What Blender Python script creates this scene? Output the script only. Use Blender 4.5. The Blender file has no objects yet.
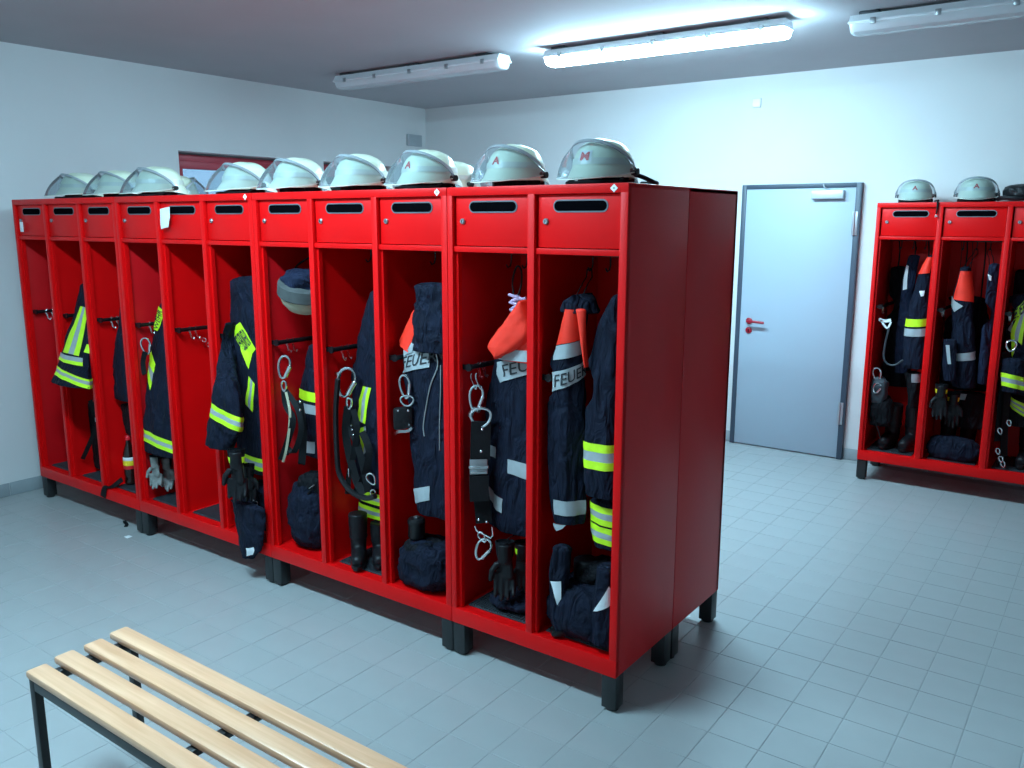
import bpy, bmesh, math, random
import numpy as np
from mathutils import Vector, Matrix, noise

# ------------------------------------------------------------------ camera
SC = bpy.context.scene
COL = SC.collection
F_PX = 850.55
CAM = np.array([1.36517, -2.53720, 1.79158])
YAW, PITCH, ROLL = -0.626474, 0.189077, 0.001766
cy_, sy_, cp_, sp_ = math.cos(YAW), math.sin(YAW), math.cos(PITCH), math.sin(PITCH)
FWD = np.array([sy_ * cp_, cy_ * cp_, -sp_])
_r0 = np.array([cy_, -sy_, 0.0])
_u0 = np.cross(_r0, FWD)
RIGHT = math.cos(ROLL) * _r0 + math.sin(ROLL) * _u0
UP = -math.sin(ROLL) * _r0 + math.cos(ROLL) * _u0
cam_d = bpy.data.cameras.new('camera')
cam_d.sensor_width = 36.0
cam_d.lens = F_PX / 1024 * 36.0
cam_d.clip_start = 0.05
cam = bpy.data.objects.new('camera', cam_d)
COL.objects.link(cam)
cam.matrix_world = Matrix(((RIGHT[0], UP[0], -FWD[0], CAM[0]), (RIGHT[1], UP[1], -FWD[1], CAM[1]),
                           (RIGHT[2], UP[2], -FWD[2], CAM[2]), (0, 0, 0, 1)))
SC.camera = cam

# ------------------------------------------------------------------ world, light levels, exposure
LAMP_BACK = 40.0       # diffuser of the lit lamp in view
LAMP_FRONT = 35.0      # diffuser of the lit lamp over the bench
LAMP_TINT = (0.47, 0.81, 1.0)
SKY = (0.27, 0.43, 0.62)
SKY_STRENGTH = 0.30
SC.view_settings.view_transform = 'Standard'
SC.view_settings.look = 'None'
SC.view_settings.gamma = 1.0
SC.view_settings.use_curve_mapping = False
SC.view_settings.exposure = 2.3
w = bpy.data.worlds.new('world')
SC.world = w
w.use_nodes = True
bg = w.node_tree.nodes['Background']
bg.inputs[0].default_value = (*SKY, 1)
bg.inputs[1].default_value = SKY_STRENGTH
try:
    SC.cycles.use_denoising = True
    SC.cycles.denoiser = 'OPENIMAGEDENOISE'
    SC.cycles.max_bounces = 12
    SC.cycles.diffuse_bounces = 4
    SC.cycles.transparent_max_bounces = 16
    SC.cycles.sample_clamp_indirect = 6
    SC.cycles.blur_glossy = 0.5
except Exception:
    pass

# ------------------------------------------------------------------ dimensions (metres)
W = 0.39               # pitch of the locker bays
H = 1.917              # locker height
LEG = 0.145
D = 0.477              # locker depth
LEFT_X = -4.494        # left wall
BACK_Y = 4.082         # wall with the door
RIGHT_X = 3.6
FRONT_Y = -3.4
CEIL = 2.884
ROW_X = -11 * W        # left end of the long row
ROW2_X, ROW2_Y = -0.065, 3.596

# ------------------------------------------------------------------ materials
MATS = {}

def material(name, color, rough=0.5, metal=0.0, var=0.0, scale=8.0, bump=0.0, bump_scale=200.0, emit=None, spec=None,
             coat=0.0, alpha=None):
    m = bpy.data.materials.new(name)
    m.use_nodes = True
    nt = m.node_tree
    b = nt.nodes['Principled BSDF']
    b.inputs['Base Color'].default_value = (*color, 1)
    b.inputs['Roughness'].default_value = rough
    b.inputs['Metallic'].default_value = metal
    if spec is not None:
        b.inputs['Specular IOR Level'].default_value = spec
    if coat:
        b.inputs['Coat Weight'].default_value = coat
        b.inputs['Coat Roughness'].default_value = 0.15
    tc = nt.nodes.new('ShaderNodeTexCoord')
    if var > 0:
        n = nt.nodes.new('ShaderNodeTexNoise')
        n.inputs['Scale'].default_value = scale
        n.inputs['Detail'].default_value = 5
        nt.links.new(tc.outputs['Object'], n.inputs['Vector'])
        r = nt.nodes.new('ShaderNodeValToRGB')
        r.color_ramp.elements[0].position = 0.3
        r.color_ramp.elements[1].position = 0.72
        r.color_ramp.elements[0].color = (*[c * (1 - var) for c in color], 1)
        r.color_ramp.elements[1].color = (*[min(1, c * (1 + var)) for c in color], 1)
        nt.links.new(n.outputs['Fac'], r.inputs['Fac'])
        nt.links.new(r.outputs['Color'], b.inputs['Base Color'])
    if bump > 0:
        n2 = nt.nodes.new('ShaderNodeTexNoise')
        n2.inputs['Scale'].default_value = bump_scale
        n2.inputs['Detail'].default_value = 3
        nt.links.new(tc.outputs['Object'], n2.inputs['Vector'])
        bp = nt.nodes.new('ShaderNodeBump')
        bp.inputs['Strength'].default_value = bump
        bp.inputs['Distance'].default_value = 0.004
        nt.links.new(n2.outputs['Fac'], bp.inputs['Height'])
        nt.links.new(bp.outputs['Normal'], b.inputs['Normal'])
    if emit:
        b.inputs['Emission Color'].default_value = (*emit[0], 1)
        b.inputs['Emission Strength'].default_value = emit[1]
    MATS[name] = m
    return m

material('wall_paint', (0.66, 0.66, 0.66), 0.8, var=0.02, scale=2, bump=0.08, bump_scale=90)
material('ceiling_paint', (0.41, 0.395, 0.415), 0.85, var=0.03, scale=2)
material('tile', (0.36, 0.38, 0.38), 0.33, var=0.03, scale=5, bump=0.03, bump_scale=60)
material('grout', (0.33, 0.35, 0.35), 0.8, var=0.15, scale=12)
material('base_tile', (0.30, 0.34, 0.36), 0.45, var=0.08, scale=6)
material('red_paint', (0.72, 0.0025, 0.0035), 0.40, var=0.05, scale=3, bump=0.05, bump_scale=320, spec=0.2)
material('red_grain', (0.58, 0.004, 0.008), 0.42, var=0.06, scale=3, bump=0.25, bump_scale=260, spec=0.32)
material('black_steel', (0.012, 0.014, 0.016), 0.42, var=0.2, scale=9)
material('black_plastic', (0.006, 0.0065, 0.008), 0.36, spec=0.35, var=0.15, scale=20)
material('black_hole', (0.002, 0.002, 0.003), 0.9, var=0.1, spec=0.0)  # flat black painted for the shade inside slots and keyholes
material('slot_rim', (0.16, 0.18, 0.20), 0.35, 0.4, var=0.1)
material('chrome', (0.72, 0.74, 0.76), 0.18, 1.0, var=0.03)
material('steel', (0.42, 0.44, 0.46), 0.35, 0.9, var=0.06)
material('rubber', (0.028, 0.036, 0.045), 0.6, var=0.2, scale=30)
def cloth(name, color, rough, var):
    m = material(name, color, rough, var=var, scale=14, bump=0.3, bump_scale=420, spec=0.18)
    nt = m.node_tree
    old = [n for n in nt.nodes if n.type == 'BUMP'][0]
    tc = [n for n in nt.nodes if n.type == 'TEX_COORD'][0]
    mp = nt.nodes.new('ShaderNodeMapping')
    mp.inputs['Scale'].default_value = (1.0, 1.0, 0.34)
    nz = nt.nodes.new('ShaderNodeTexNoise')
    nz.inputs['Scale'].default_value = 17
    nz.inputs['Detail'].default_value = 3
    nz.inputs['Distortion'].default_value = 1.2
    bp = nt.nodes.new('ShaderNodeBump')
    bp.inputs['Strength'].default_value = 0.95
    bp.inputs['Distance'].default_value = 0.05
    nt.links.new(tc.outputs['Object'], mp.inputs['Vector'])
    nt.links.new(mp.outputs['Vector'], nz.inputs['Vector'])
    nt.links.new(nz.outputs['Fac'], bp.inputs['Height'])
    nt.links.new(bp.outputs['Normal'], old.inputs['Normal'])

cloth('navy', (0.0048, 0.0078, 0.020), 0.8, 0.28)
cloth('navy_light', (0.009, 0.014, 0.036), 0.75, 0.25)
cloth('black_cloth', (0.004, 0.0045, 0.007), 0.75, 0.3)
material('webbing', (0.0042, 0.005, 0.0065), 0.7, spec=0.2, var=0.25, scale=60, bump=0.3, bump_scale=600)
material('neon', (0.58, 0.92, 0.015), 0.55, var=0.05, scale=40, bump=0.1, bump_scale=500)
material('silver_tape', (0.34, 0.375, 0.39), 0.42, var=0.08, scale=30, bump=0.1, bump_scale=500)
material('orange', (0.95, 0.030, 0.010), 0.6, var=0.06, scale=20, bump=0.15, bump_scale=300)
material('white_tape', (0.78, 0.82, 0.84), 0.5, var=0.04, scale=20)
material('print_black', (0.022, 0.026, 0.032), 0.6, var=0.1)
material('helmet_shell', (0.78, 0.85, 0.66), 0.3, var=0.04, scale=7, coat=0.15)
material('helmet_band', (0.66, 0.73, 0.64), 0.35, 0.0, var=0.05)
material('visor_rim', (0.36, 0.40, 0.43), 0.35, 0.3, var=0.1)
material('emblem_red', (0.62, 0.03, 0.03), 0.5, var=0.06)
material('emblem_white', (0.75, 0.78, 0.78), 0.5, var=0.03)
material('leather', (0.006, 0.006, 0.008), 0.45, spec=0.28, var=0.3, scale=18, bump=0.3, bump_scale=120)
material('glove_grey', (0.20, 0.21, 0.20), 0.75, var=0.3, scale=30, bump=0.3, bump_scale=300)
material('beige_cloth', (0.42, 0.40, 0.28), 0.7, var=0.15, scale=20)
material('grey_felt', (0.06, 0.065, 0.065), 0.8, var=0.2, scale=25)
material('rope', (0.42, 0.30, 0.46), 0.7, var=0.35, scale=60)
material('door_paint', (0.36, 0.435, 0.51), 0.45, var=0.015, scale=2)
material('frame_paint', (0.04, 0.06, 0.09), 0.45, var=0.05, scale=4)
material('hinge', (0.42, 0.45, 0.48), 0.4, 0.6, var=0.05)
material('closer', (0.55, 0.62, 0.66), 0.4, 0.3, var=0.03)
material('red_plastic', (0.35, 0.006, 0.022), 0.35, var=0.05)
material('window_red', (0.42, 0.03, 0.05), 0.45, var=0.05, scale=4)
material('window_seal', (0.13, 0.15, 0.16), 0.6, var=0.1)  # dark grey painted for the shadow line of the window reveal
material('vent_grey', (0.40, 0.44, 0.47), 0.6, var=0.05)
material('lamp_body', (0.70, 0.74, 0.77), 0.45, var=0.03)
material('clip', (0.06, 0.07, 0.08), 0.4, 0.5, var=0.1)
material('paper', (0.80, 0.83, 0.84), 0.7, var=0.04, scale=20)
material('sticker', (0.82, 0.84, 0.85), 0.4, var=0.03)
material('grey_print', (0.35, 0.37, 0.38), 0.6, var=0.05)
material('label_yellow', (0.80, 0.62, 0.02), 0.5, var=0.05)
material('label_white', (0.75, 0.76, 0.78), 0.5, var=0.04)
material('cola', (0.015, 0.006, 0.005), 0.08, var=0.1)
material('cap_red', (0.62, 0.01, 0.02), 0.35, var=0.05)
material('zip', (0.45, 0.47, 0.48), 0.35, 0.7, var=0.1)

def wood_mat():
    m = bpy.data.materials.new('beech')
    m.use_nodes = True
    nt = m.node_tree
    b = nt.nodes['Principled BSDF']
    tc = nt.nodes.new('ShaderNodeTexCoord')
    mp = nt.nodes.new('ShaderNodeMapping')
    mp.inputs['Scale'].default_value = (1.2, 26, 26)
    n = nt.nodes.new('ShaderNodeTexNoise')
    n.inputs['Scale'].default_value = 2.2
    n.inputs['Detail'].default_value = 6
    n.inputs['Distortion'].default_value = 0.6
    r = nt.nodes.new('ShaderNodeValToRGB')
    r.color_ramp.elements[0].color = (0.72, 0.37, 0.20, 1)
    r.color_ramp.elements[1].color = (0.90, 0.53, 0.33, 1)
    r.color_ramp.elements[0].position = 0.3
    r.color_ramp.elements[1].position = 0.75
    nt.links.new(tc.outputs['Object'], mp.inputs['Vector'])
    nt.links.new(mp.outputs['Vector'], n.inputs['Vector'])
    nt.links.new(n.outputs['Fac'], r.inputs['Fac'])
    nt.links.new(r.outputs['Color'], b.inputs['Base Color'])
    b.inputs['Roughness'].default_value = 0.32
    MATS['beech'] = m

def clear_mat(name, tint, gloss, rough=0.05):
    m = bpy.data.materials.new(name)
    m.use_nodes = True
    nt = m.node_tree
    nt.nodes.remove(nt.nodes['Principled BSDF'])
    out = nt.nodes['Material Output']
    tr = nt.nodes.new('ShaderNodeBsdfTransparent')
    tr.inputs['Color'].default_value = (*tint, 1)
    gl = nt.nodes.new('ShaderNodeBsdfGlossy')
    gl.inputs['Color'].default_value = (0.9, 0.95, 1, 1)
    gl.inputs['Roughness'].default_value = rough
    fr = nt.nodes.new('ShaderNodeLayerWeight')
    fr.inputs['Blend'].default_value = gloss
    mx = nt.nodes.new('ShaderNodeMixShader')
    nt.links.new(fr.outputs['Fresnel'], mx.inputs['Fac'])
    nt.links.new(tr.outputs[0], mx.inputs[1])
    nt.links.new(gl.outputs[0], mx.inputs[2])
    nt.links.new(mx.outputs[0], out.inputs['Surface'])
    MATS[name] = m

def lamp_cover_mat(name, strength):
    m = material(name, (0.72, 0.78, 0.82), 0.35)
    b = m.node_tree.nodes['Principled BSDF']
    b.inputs['Emission Color'].default_value = (*LAMP_TINT, 1)
    b.inputs['Emission Strength'].default_value = strength

wood_mat()
clear_mat('visor', (0.75, 0.81, 0.84), 0.10, 0.22)
_nt = MATS['visor'].node_tree
_mx = [n for n in _nt.nodes if n.type == 'MIX_SHADER'][0]
_df = _nt.nodes.new('ShaderNodeBsdfDiffuse')
_df.inputs['Color'].default_value = (0.34, 0.39, 0.42, 1)
_m2 = _nt.nodes.new('ShaderNodeMixShader')
_m2.inputs['Fac'].default_value = 0.22
_nt.links.new(_mx.outputs[0], _m2.inputs[1])
_nt.links.new(_df.outputs[0], _m2.inputs[2])
_nt.links.new(_m2.outputs[0], _nt.nodes['Material Output'].inputs['Surface'])
clear_mat('glass', (0.80, 0.88, 0.92), 0.35, 0.03)
m_ = material('lamp_clear', (0.80, 0.84, 0.87), 0.22, var=0.03)
m_.node_tree.nodes['Principled BSDF'].inputs['Alpha'].default_value = 0.72
lamp_cover_mat('cover_lit_back', LAMP_BACK)
lamp_cover_mat('cover_lit_front', LAMP_FRONT)

# ------------------------------------------------------------------ object helpers
ORIGIN = {}

def place(name, data, parent=None, loc=(0, 0, 0)):
    o = bpy.data.objects.new(name, data)
    COL.objects.link(o)
    if parent is not None:
        o.parent = parent
    o.location = loc
    return o

def thing(name, label, cat, loc=(0, 0, 0), rz=0.0, group=None):
    o = place(name, None, None, loc)
    o.rotation_euler[2] = rz
    o.empty_display_size = 0.05
    o['label'] = label
    o['category'] = cat
    if group:
        o['group'] = group
    ORIGIN[o.name] = Vector(loc)
    return o

def origin(o):
    v = Vector((0, 0, 0))
    while o is not None:
        v += ORIGIN.get(o.name, Vector((0, 0, 0)))
        o = o.parent
    return v

class MB:
    """collects shapes, then links them as ONE mesh object"""
    def __init__(s):
        s.v, s.f, s.mi = [], [], []
        s.mat_i = 0

    def add(s, vs, fs):
        k = len(s.v)
        s.v += [tuple(map(float, p)) for p in vs]
        s.f += [tuple(i + k for i in f) for f in fs]
        s.mi += [s.mat_i] * len(fs)
        return s

    def box(s, x0, x1, y0, y1, z0, z1, c=0.0):
        if x0 > x1: x0, x1 = x1, x0
        if y0 > y1: y0, y1 = y1, y0
        if z0 > z1: z0, z1 = z1, z0
        c = min(c, 0.45 * min(x1 - x0, y1 - y0, z1 - z0))
        if c <= 0:
            v = [(x, y, z) for z in (z0, z1) for x, y in ((x0, y0), (x1, y0), (x1, y1), (x0, y1))]
            return s.add(v, [(0, 3, 2, 1), (4, 5, 6, 7), (0, 1, 5, 4), (1, 2, 6, 5), (2, 3, 7, 6), (3, 0, 4, 7)])
        bm = bmesh.new()
        bmesh.ops.create_cube(bm, size=1.0)
        for q in bm.verts:
            q.co = Vector(((x0 + x1) / 2 + q.co.x * (x1 - x0), (y0 + y1) / 2 + q.co.y * (y1 - y0),
                           (z0 + z1) / 2 + q.co.z * (z1 - z0)))
        bmesh.ops.bevel(bm, geom=bm.edges[:], offset=c, segments=2, profile=0.5, affect='EDGES')
        bm.verts.index_update()
        s.add([q.co[:] for q in bm.verts], [[q.index for q in f.verts] for f in bm.faces])
        bm.free()
        return s

    def tube(s, pts, r, n=8, closed=False):
        pts = [Vector(p) for p in pts]
        rs = r if isinstance(r, (list, tuple)) else [r] * len(pts)
        N = len(pts)
        prev = None
        rings = []
        for i, p in enumerate(pts):
            if closed:
                t = pts[(i + 1) % N] - pts[i - 1]
            else:
                t = pts[min(i + 1, N - 1)] - pts[max(i - 1, 0)]
            if t.length < 1e-9:
                t = Vector((0, 0, 1))
            t.normalize()
            if prev is None:
                a = Vector((0, 0, 1)) if abs(t.z) < 0.9 else Vector((1, 0, 0))
                u = t.cross(a).normalized()
            else:
                u = (prev - t * prev.dot(t))
                u = u.normalized() if u.length > 1e-6 else t.orthogonal().normalized()
            prev = u
            q = t.cross(u)
            rings.append([p + (u * math.cos(2 * math.pi * j / n) + q * math.sin(2 * math.pi * j / n)) * rs[i]
                          for j in range(n)])
        vs = [x for rg in rings for x in rg]
        fs = []
        M = N if closed else N - 1
        for i in range(M):
            for j in range(n):
                a = i * n + j
                b = i * n + (j + 1) % n
                c = ((i + 1) % N) * n + (j + 1) % n
                d = ((i + 1) % N) * n + j
                fs.append((a, b, c, d))
        if not closed:
            fs.append(tuple(range(n - 1, -1, -1)))
            fs.append(tuple((N - 1) * n + j for j in range(n)))
        return s.add(vs, fs)

    def ribbon(s, pts, width, thick, side=(1, 0, 0)):
        """flat strap of rectangular section along a path; side = direction of its width"""
        pts = [Vector(p) for p in pts]
        sd0 = Vector(side).normalized()
        N = len(pts)
        vs = []
        for i, p in enumerate(pts):
            t = (pts[min(i + 1, N - 1)] - pts[max(i - 1, 0)])
            t.normalize()
            sd = sd0 - t * sd0.dot(t)
            sd = sd.normalized() if sd.length > 1e-4 else t.orthogonal().normalized()
            nn = t.cross(sd)
            for a, b in ((-1, -1), (1, -1), (1, 1), (-1, 1)):
                vs.append(p + sd * a * width / 2 + nn * b * thick / 2)
        fs = []
        for i in range(N - 1):
            for j in range(4):
                fs.append((i * 4 + j, i * 4 + (j + 1) % 4, i * 4 + 4 + (j + 1) % 4, i * 4 + 4 + j))
        fs += [(3, 2, 1, 0), tuple((N - 1) * 4 + j for j in range(4))]
        return s.add(vs, fs)

    def lathe(s, prof, cx, cy, n=20, z0=0.0, sx=1.0, sy=1.0):
        vs, fs = [], []
        for r, z in prof:
            for j in range(n):
                a = 2 * math.pi * j / n
                vs.append((cx + r * sx * math.cos(a), cy + r * sy * math.sin(a), z0 + z))
        for i in range(len(prof) - 1):
            for j in range(n):
                fs.append((i * n + j, i * n + (j + 1) % n, (i + 1) * n + (j + 1) % n, (i + 1) * n + j))
        fs.append(tuple(range(n - 1, -1, -1)))
        fs.append(tuple((len(prof) - 1) * n + j for j in range(n)))
        return s.add(vs, fs)

    def cyl(s, p0, p1, r, n=14):
        return s.tube([p0, p1], r, n)

    def ellipsoid(s, c, r, n=14, m=9):
        vs, fs = [], []
        for i in range(m + 1):
            t = math.pi * i / m
            for j in range(n):
                a = 2 * math.pi * j / n
                rr = max(math.sin(t), 1e-3)
                vs.append((c[0] + r[0] * rr * math.cos(a), c[1] + r[1] * rr * math.sin(a), c[2] + r[2] * math.cos(t)))
        for i in range(m):
            for j in range(n):
                fs.append((i * n + j, (i + 1) * n + j, (i + 1) * n + (j + 1) % n, i * n + (j + 1) % n))
        return s.add(vs, fs)

    def mesh(s, name, mats, off=Vector((0, 0, 0)), smooth=True, angle=40):
        me = bpy.data.meshes.new(name)
        me.from_pydata([(p[0] - off[0], p[1] - off[1], p[2] - off[2]) for p in s.v], [], s.f)
        ms = mats if isinstance(mats, (list, tuple)) else [mats]
        for q in ms:
            me.materials.append(MATS[q])
        if len(ms) > 1:
            me.polygons.foreach_set('material_index', s.mi)
        if smooth:
            me.polygons.foreach_set('use_smooth', [True] * len(me.polygons))
            me.update()
            if angle is not None:
                try:
                    me.set_sharp_from_angle(angle=math.radians(angle))
                except Exception:
                    pass
        me.update()
        return me

    def build(s, name, mats, parent=None, smooth=True, angle=40):
        off = origin(parent) if parent is not None else Vector((0, 0, 0))
        return place(name, s.mesh(name, mats, off, smooth, angle), parent)

def children(o):
    return [c for c in bpy.data.objects if c.parent == o]

def copy_tree(o, parent=None):
    c = o.copy()
    COL.objects.link(c)
    if parent is not None:
        c.parent = parent
    for ch in children(o):
        copy_tree(ch, c)
    return c

def structure(o):
    o['kind'] = 'structure'
    return o

def clean(o, recalc=True):
    bm = bmesh.new()
    bm.from_mesh(o.data)
    bmesh.ops.recalc_face_normals(bm, faces=bm.faces[:])
    bm.to_mesh(o.data)
    bm.free()
    return o

def remesh(o, voxel, smooth_it=4):
    m = o.modifiers.new('remesh', 'REMESH')
    m.mode = 'VOXEL'
    m.voxel_size = voxel
    m.use_smooth_shade = True
    if smooth_it:
        sm = o.modifiers.new('smooth', 'SMOOTH')
        sm.factor = 0.5
        sm.iterations = smooth_it
    return o

# measuring helpers: a ray through a point of the photograph, cut with a plane of the room
def ray(px, py):
    return FWD + (px - 512) / F_PX * RIGHT - (py - 384) / F_PX * UP

def at(px, py, Y):
    d = ray(px, py)
    return Vector(CAM + d * ((Y - CAM[1]) / d[1]))

def at_x(px, py, X):
    d = ray(px, py)
    return Vector(CAM + d * ((X - CAM[0]) / d[0]))

def at_z(px, py, Z):
    d = ray(px, py)
    return Vector(CAM + d * ((Z - CAM[2]) / d[2]))

def proj(p):
    d = np.array(p) - CAM
    z = d @ FWD
    return 512 + F_PX * (d @ RIGHT) / z, 384 - F_PX * (d @ UP) / z

def bay_x(k):                                   # left wall of bay k of the long row
    return ROW_X + k * W

# ------------------------------------------------------------------ room shell
TP = 0.185                                      # tile pitch
TX0, TY0 = -0.42, -0.08

def build_floor():
    fl = MB().box(LEFT_X - .2, RIGHT_X + .2, FRONT_Y - .2, BACK_Y + .2, -0.1, -0.0015).build('floor', 'grout')
    structure(fl)
    g = 0.0032
    half = TP / 2 - g / 2
    mb = MB()
    b, zt = 0.0012, 0.0
    o_, i_ = half, half - b
    vs = [(-o_, -o_, -.004), (o_, -o_, -.004), (o_, o_, -.004), (-o_, o_, -.004),
          (-o_, -o_, -.0006), (o_, -o_, -.0006), (o_, o_, -.0006), (-o_, o_, -.0006),
          (-i_, -i_, zt), (i_, -i_, zt), (i_, i_, zt), (-i_, i_, zt)]
    fs = [(8, 9, 10, 11)] + [(4 + j, 4 + (j + 1) % 4, 8 + (j + 1) % 4, 8 + j) for j in range(4)] + \
         [(j, (j + 1) % 4, 4 + (j + 1) % 4, 4 + j) for j in range(4)]
    cells = []
    nx0, nx1 = math.ceil((LEFT_X + TP / 2 - TX0) / TP) - 1, math.floor((RIGHT_X - TX0) / TP)
    ny0, ny1 = math.ceil((FRONT_Y - TY0) / TP), math.floor((BACK_Y - TY0) / TP)
    for i in range(nx0, nx1):
        for j in range(ny0, ny1):
            x, y = TX0 + (i + .5) * TP, TY0 + (j + .5) * TP
            d = np.array((x, y, 0)) - CAM
            z = d @ FWD
            key = 0
            if z > .3:
                px, py = proj((x, y, 0))
                inside = -20 < px < 1044 and -20 < py < 790
                under = (ROW_X < x < 0 and 0.0 < y < 2 * D) or (ROW2_X < x and y > ROW2_Y)
                behind = px < 720 and y > 2 * D and x < 0.1
                if inside and not under and not behind:
                    key = 1 / z ** 2.5
            cells.append((key, x, y))
    cells.sort(reverse=True)
    rng = random.Random(5)
    single = MB().add(vs, fs).mesh('tile', 'tile', smooth=False)
    for key, x, y in cells[:300]:
        t = place('tile', single, fl, (x, y, rng.uniform(-.0002, .0002)))
        t.rotation_euler = (rng.uniform(-.0007, .0007), rng.uniform(-.0007, .0007), 0)
    rest = MB()
    for key, x, y in cells[300:]:
        dz = rng.uniform(-.0002, .0002)
        rest.add([(p[0] + x, p[1] + y, p[2] + dz) for p in vs], fs)
    r = rest.build('tile_field', 'tile', fl, smooth=False)
    r['kind'] = 'stuff'

build_floor()
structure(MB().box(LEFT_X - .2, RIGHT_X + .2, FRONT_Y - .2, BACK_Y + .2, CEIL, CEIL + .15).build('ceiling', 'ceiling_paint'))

# left wall with two window openings
WIN = [(1.31, 2.40), (2.73, 3.62)]
WZ0, WZ1 = 1.25, 2.305
wl = MB()
t0, t1 = LEFT_X - .2, LEFT_X
wl.box(t0, t1, FRONT_Y - .2, WIN[0][0], 0, CEIL)
wl.box(t0, t1, WIN[0][1], WIN[1][0], 0, CEIL)
wl.box(t0, t1, WIN[1][1], BACK_Y + .2, 0, CEIL)
for a, b in WIN:
    wl.box(t0, t1, a, b, 0, WZ0)
    wl.box(t0, t1, a, b, WZ1, CEIL)
structure(wl.build('wall_left', 'wall_paint', smooth=False))
structure(MB().box(LEFT_X, RIGHT_X, BACK_Y, BACK_Y + .2, 0, CEIL).build('wall_back', 'wall_paint', smooth=False))
structure(MB().box(RIGHT_X, RIGHT_X + .2, FRONT_Y - .2, BACK_Y + .2, 0, CEIL).build('wall_right', 'wall_paint', smooth=False))
structure(MB().box(LEFT_X, RIGHT_X, FRONT_Y - .2, FRONT_Y, 0, CEIL).build('wall_front', 'wall_paint', smooth=False))

for i, (a, b) in enumerate(WIN):
    win = structure(thing('window_%d' % (i + 1), '', 'window'))
    del win['category'], win['label']
    x0, x1 = LEFT_X - .198, LEFT_X - .140
    fw = .065
    fr = MB()
    fr.box(x0, x1, a, b, WZ1 - fw, WZ1 - .012, .004).box(x0, x1, a, b, WZ0, WZ0 + fw, .004)
    fr.box(x0 + .001, x1 - .001, a, a + fw, WZ0 + fw - .003, WZ1 - fw + .003, .002).box(x0 + .001, x1 - .001, b - fw, b, WZ0 + fw - .003, WZ1 - fw + .003, .002)
    fr.build('window_frame', 'window_red', win)
    sa, sb, sz0, sz1, sw = a + fw - .01, b - fw + .01, WZ0 + fw - .01, WZ1 - fw + .006, .06
    xs0, xs1 = x0 + .01, x1 + .008
    sh = MB()
    sh.box(xs0, xs1, sa, sb, sz1 - sw, sz1, .004).box(xs0, xs1, sa, sb, sz0, sz0 + sw, .004)
    sh.box(xs0 + .001, xs1 - .001, sa, sa + sw, sz0 + sw - .003, sz1 - sw + .003, .002).box(xs0 + .001, xs1 - .001, sb - sw, sb, sz0 + sw - .003, sz1 - sw + .003, .002)
    sh.build('sash', 'window_red', win)
    MB().box(x0 + .03, x0 + .036, sa + sw - .01, sb - sw + .01, sz0 + sw - .01, sz1 - sw + .01).build('pane', 'glass', win)
    MB().box(x0, x1 + .012, a, b, WZ1 - .012, WZ1 - .0005, .002).build('seal_strip', 'window_seal', win)  # strip coloured as the shadow line along the top of the reveal

def baseboard(name, axis, fixed, a, b, sign):
    """row of low skirting tiles; axis 'x' runs along x"""
    base = structure(thing(name, '', 'baseboard'))
    del base['category'], base['label']
    n = max(1, round((b - a) / .30))
    L = (b - a) / n
    me = None
    for i in range(n):
        s0, s1 = i * L + .002, (i + 1) * L - .002
        if me is None:
            q = MB()
            if axis == 'x':
                q.box(.002, L - .002, min(0, sign * .009), max(0, sign * .009), .0005, .088, .002)
            else:
                q.box(min(0, sign * .009), max(0, sign * .009), .002, L - .002, .0005, .088, .002)
            me = q.mesh('skirting_tile', 'base_tile')
        place('skirting_tile', me, base, (a + i * L, fixed, 0) if axis == 'x' else (fixed, a + i * L, 0))

baseboard('baseboard_left', 'y', LEFT_X, FRONT_Y, BACK_Y - .01, 1)
DX0, DX1, DH = -1.1755, -0.2802, 2.072
baseboard('baseboard_back', 'x', BACK_Y, LEFT_X + .01, DX0, -1)
baseboard('baseboard_back_right', 'x', BACK_Y, DX1, RIGHT_X, -1)

# door
door = structure(thing('door_1', '', 'door', (DX0, BACK_Y, 0)))
del door['category'], door['label']
fy0, fy1 = BACK_Y - .045, BACK_Y + .001
fr = MB()
fr.box(DX0, DX0 + .036, fy0, fy1, 0, DH, .004).box(DX1 - .040, DX1, fy0, fy1, 0, DH, .004)
fr.box(DX0 + .032, DX1 - .036, fy0, fy1, DH - .034, DH, .004)
fr.build('door_frame', 'frame_paint', door)
MB().box(DX0 + .024, DX1 - .028, BACK_Y - .036, BACK_Y - .002, .008, DH - .022, .003).build('door_leaf', 'door_paint', door)
ly = BACK_Y - .036
hx = DX0 + .036 + .075
hz = at(752, 321, ly).z
hd = MB()
hd.lathe([(.026, 0), (.026, .008), (.022, .011)], 0, 0, 20)
hd.v = [(hx + p[0], ly - p[2], hz + p[1]) for p in hd.v]
hd.build('rosette', 'red_plastic', door)
MB().tube([(hx, ly - .008, hz), (hx, ly - .05, hz), (hx + .012, ly - .058, hz), (hx + .06, ly - .058, hz + .002),
           (hx + .125, ly - .058, hz - .002), (hx + .135, ly - .05, hz - .003)], .0105, 10).build('door_handle', 'red_plastic', door)
kz = hz - .075
kr = MB()
kr.lathe([(.026, 0), (.026, .008), (.022, .011)], 0, 0, 20)
kr.v = [(hx + p[0], ly - p[2], kz + p[1]) for p in kr.v]
kr = kr.build('key_rosette', 'red_plastic', door)
MB().box(hx - .004, hx + .004, ly - .013, ly - .0095, kz - .012, kz + .01).build('keyhole', 'black_hole', kr)
for z in (.36, 1.78):
    hb = MB()
    hb.box(DX1 - .052, DX1 - .012, ly - .016, ly - .006, z - .085, z + .085, .003)
    hb.cyl((DX1 - .038, ly - .018, z - .085), (DX1 - .038, ly - .018, z + .085), .009, 12)
    hb.build('hinge', 'hinge', door)
c0, c1 = at(813, 190, ly), at(845, 197, ly)
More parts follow.
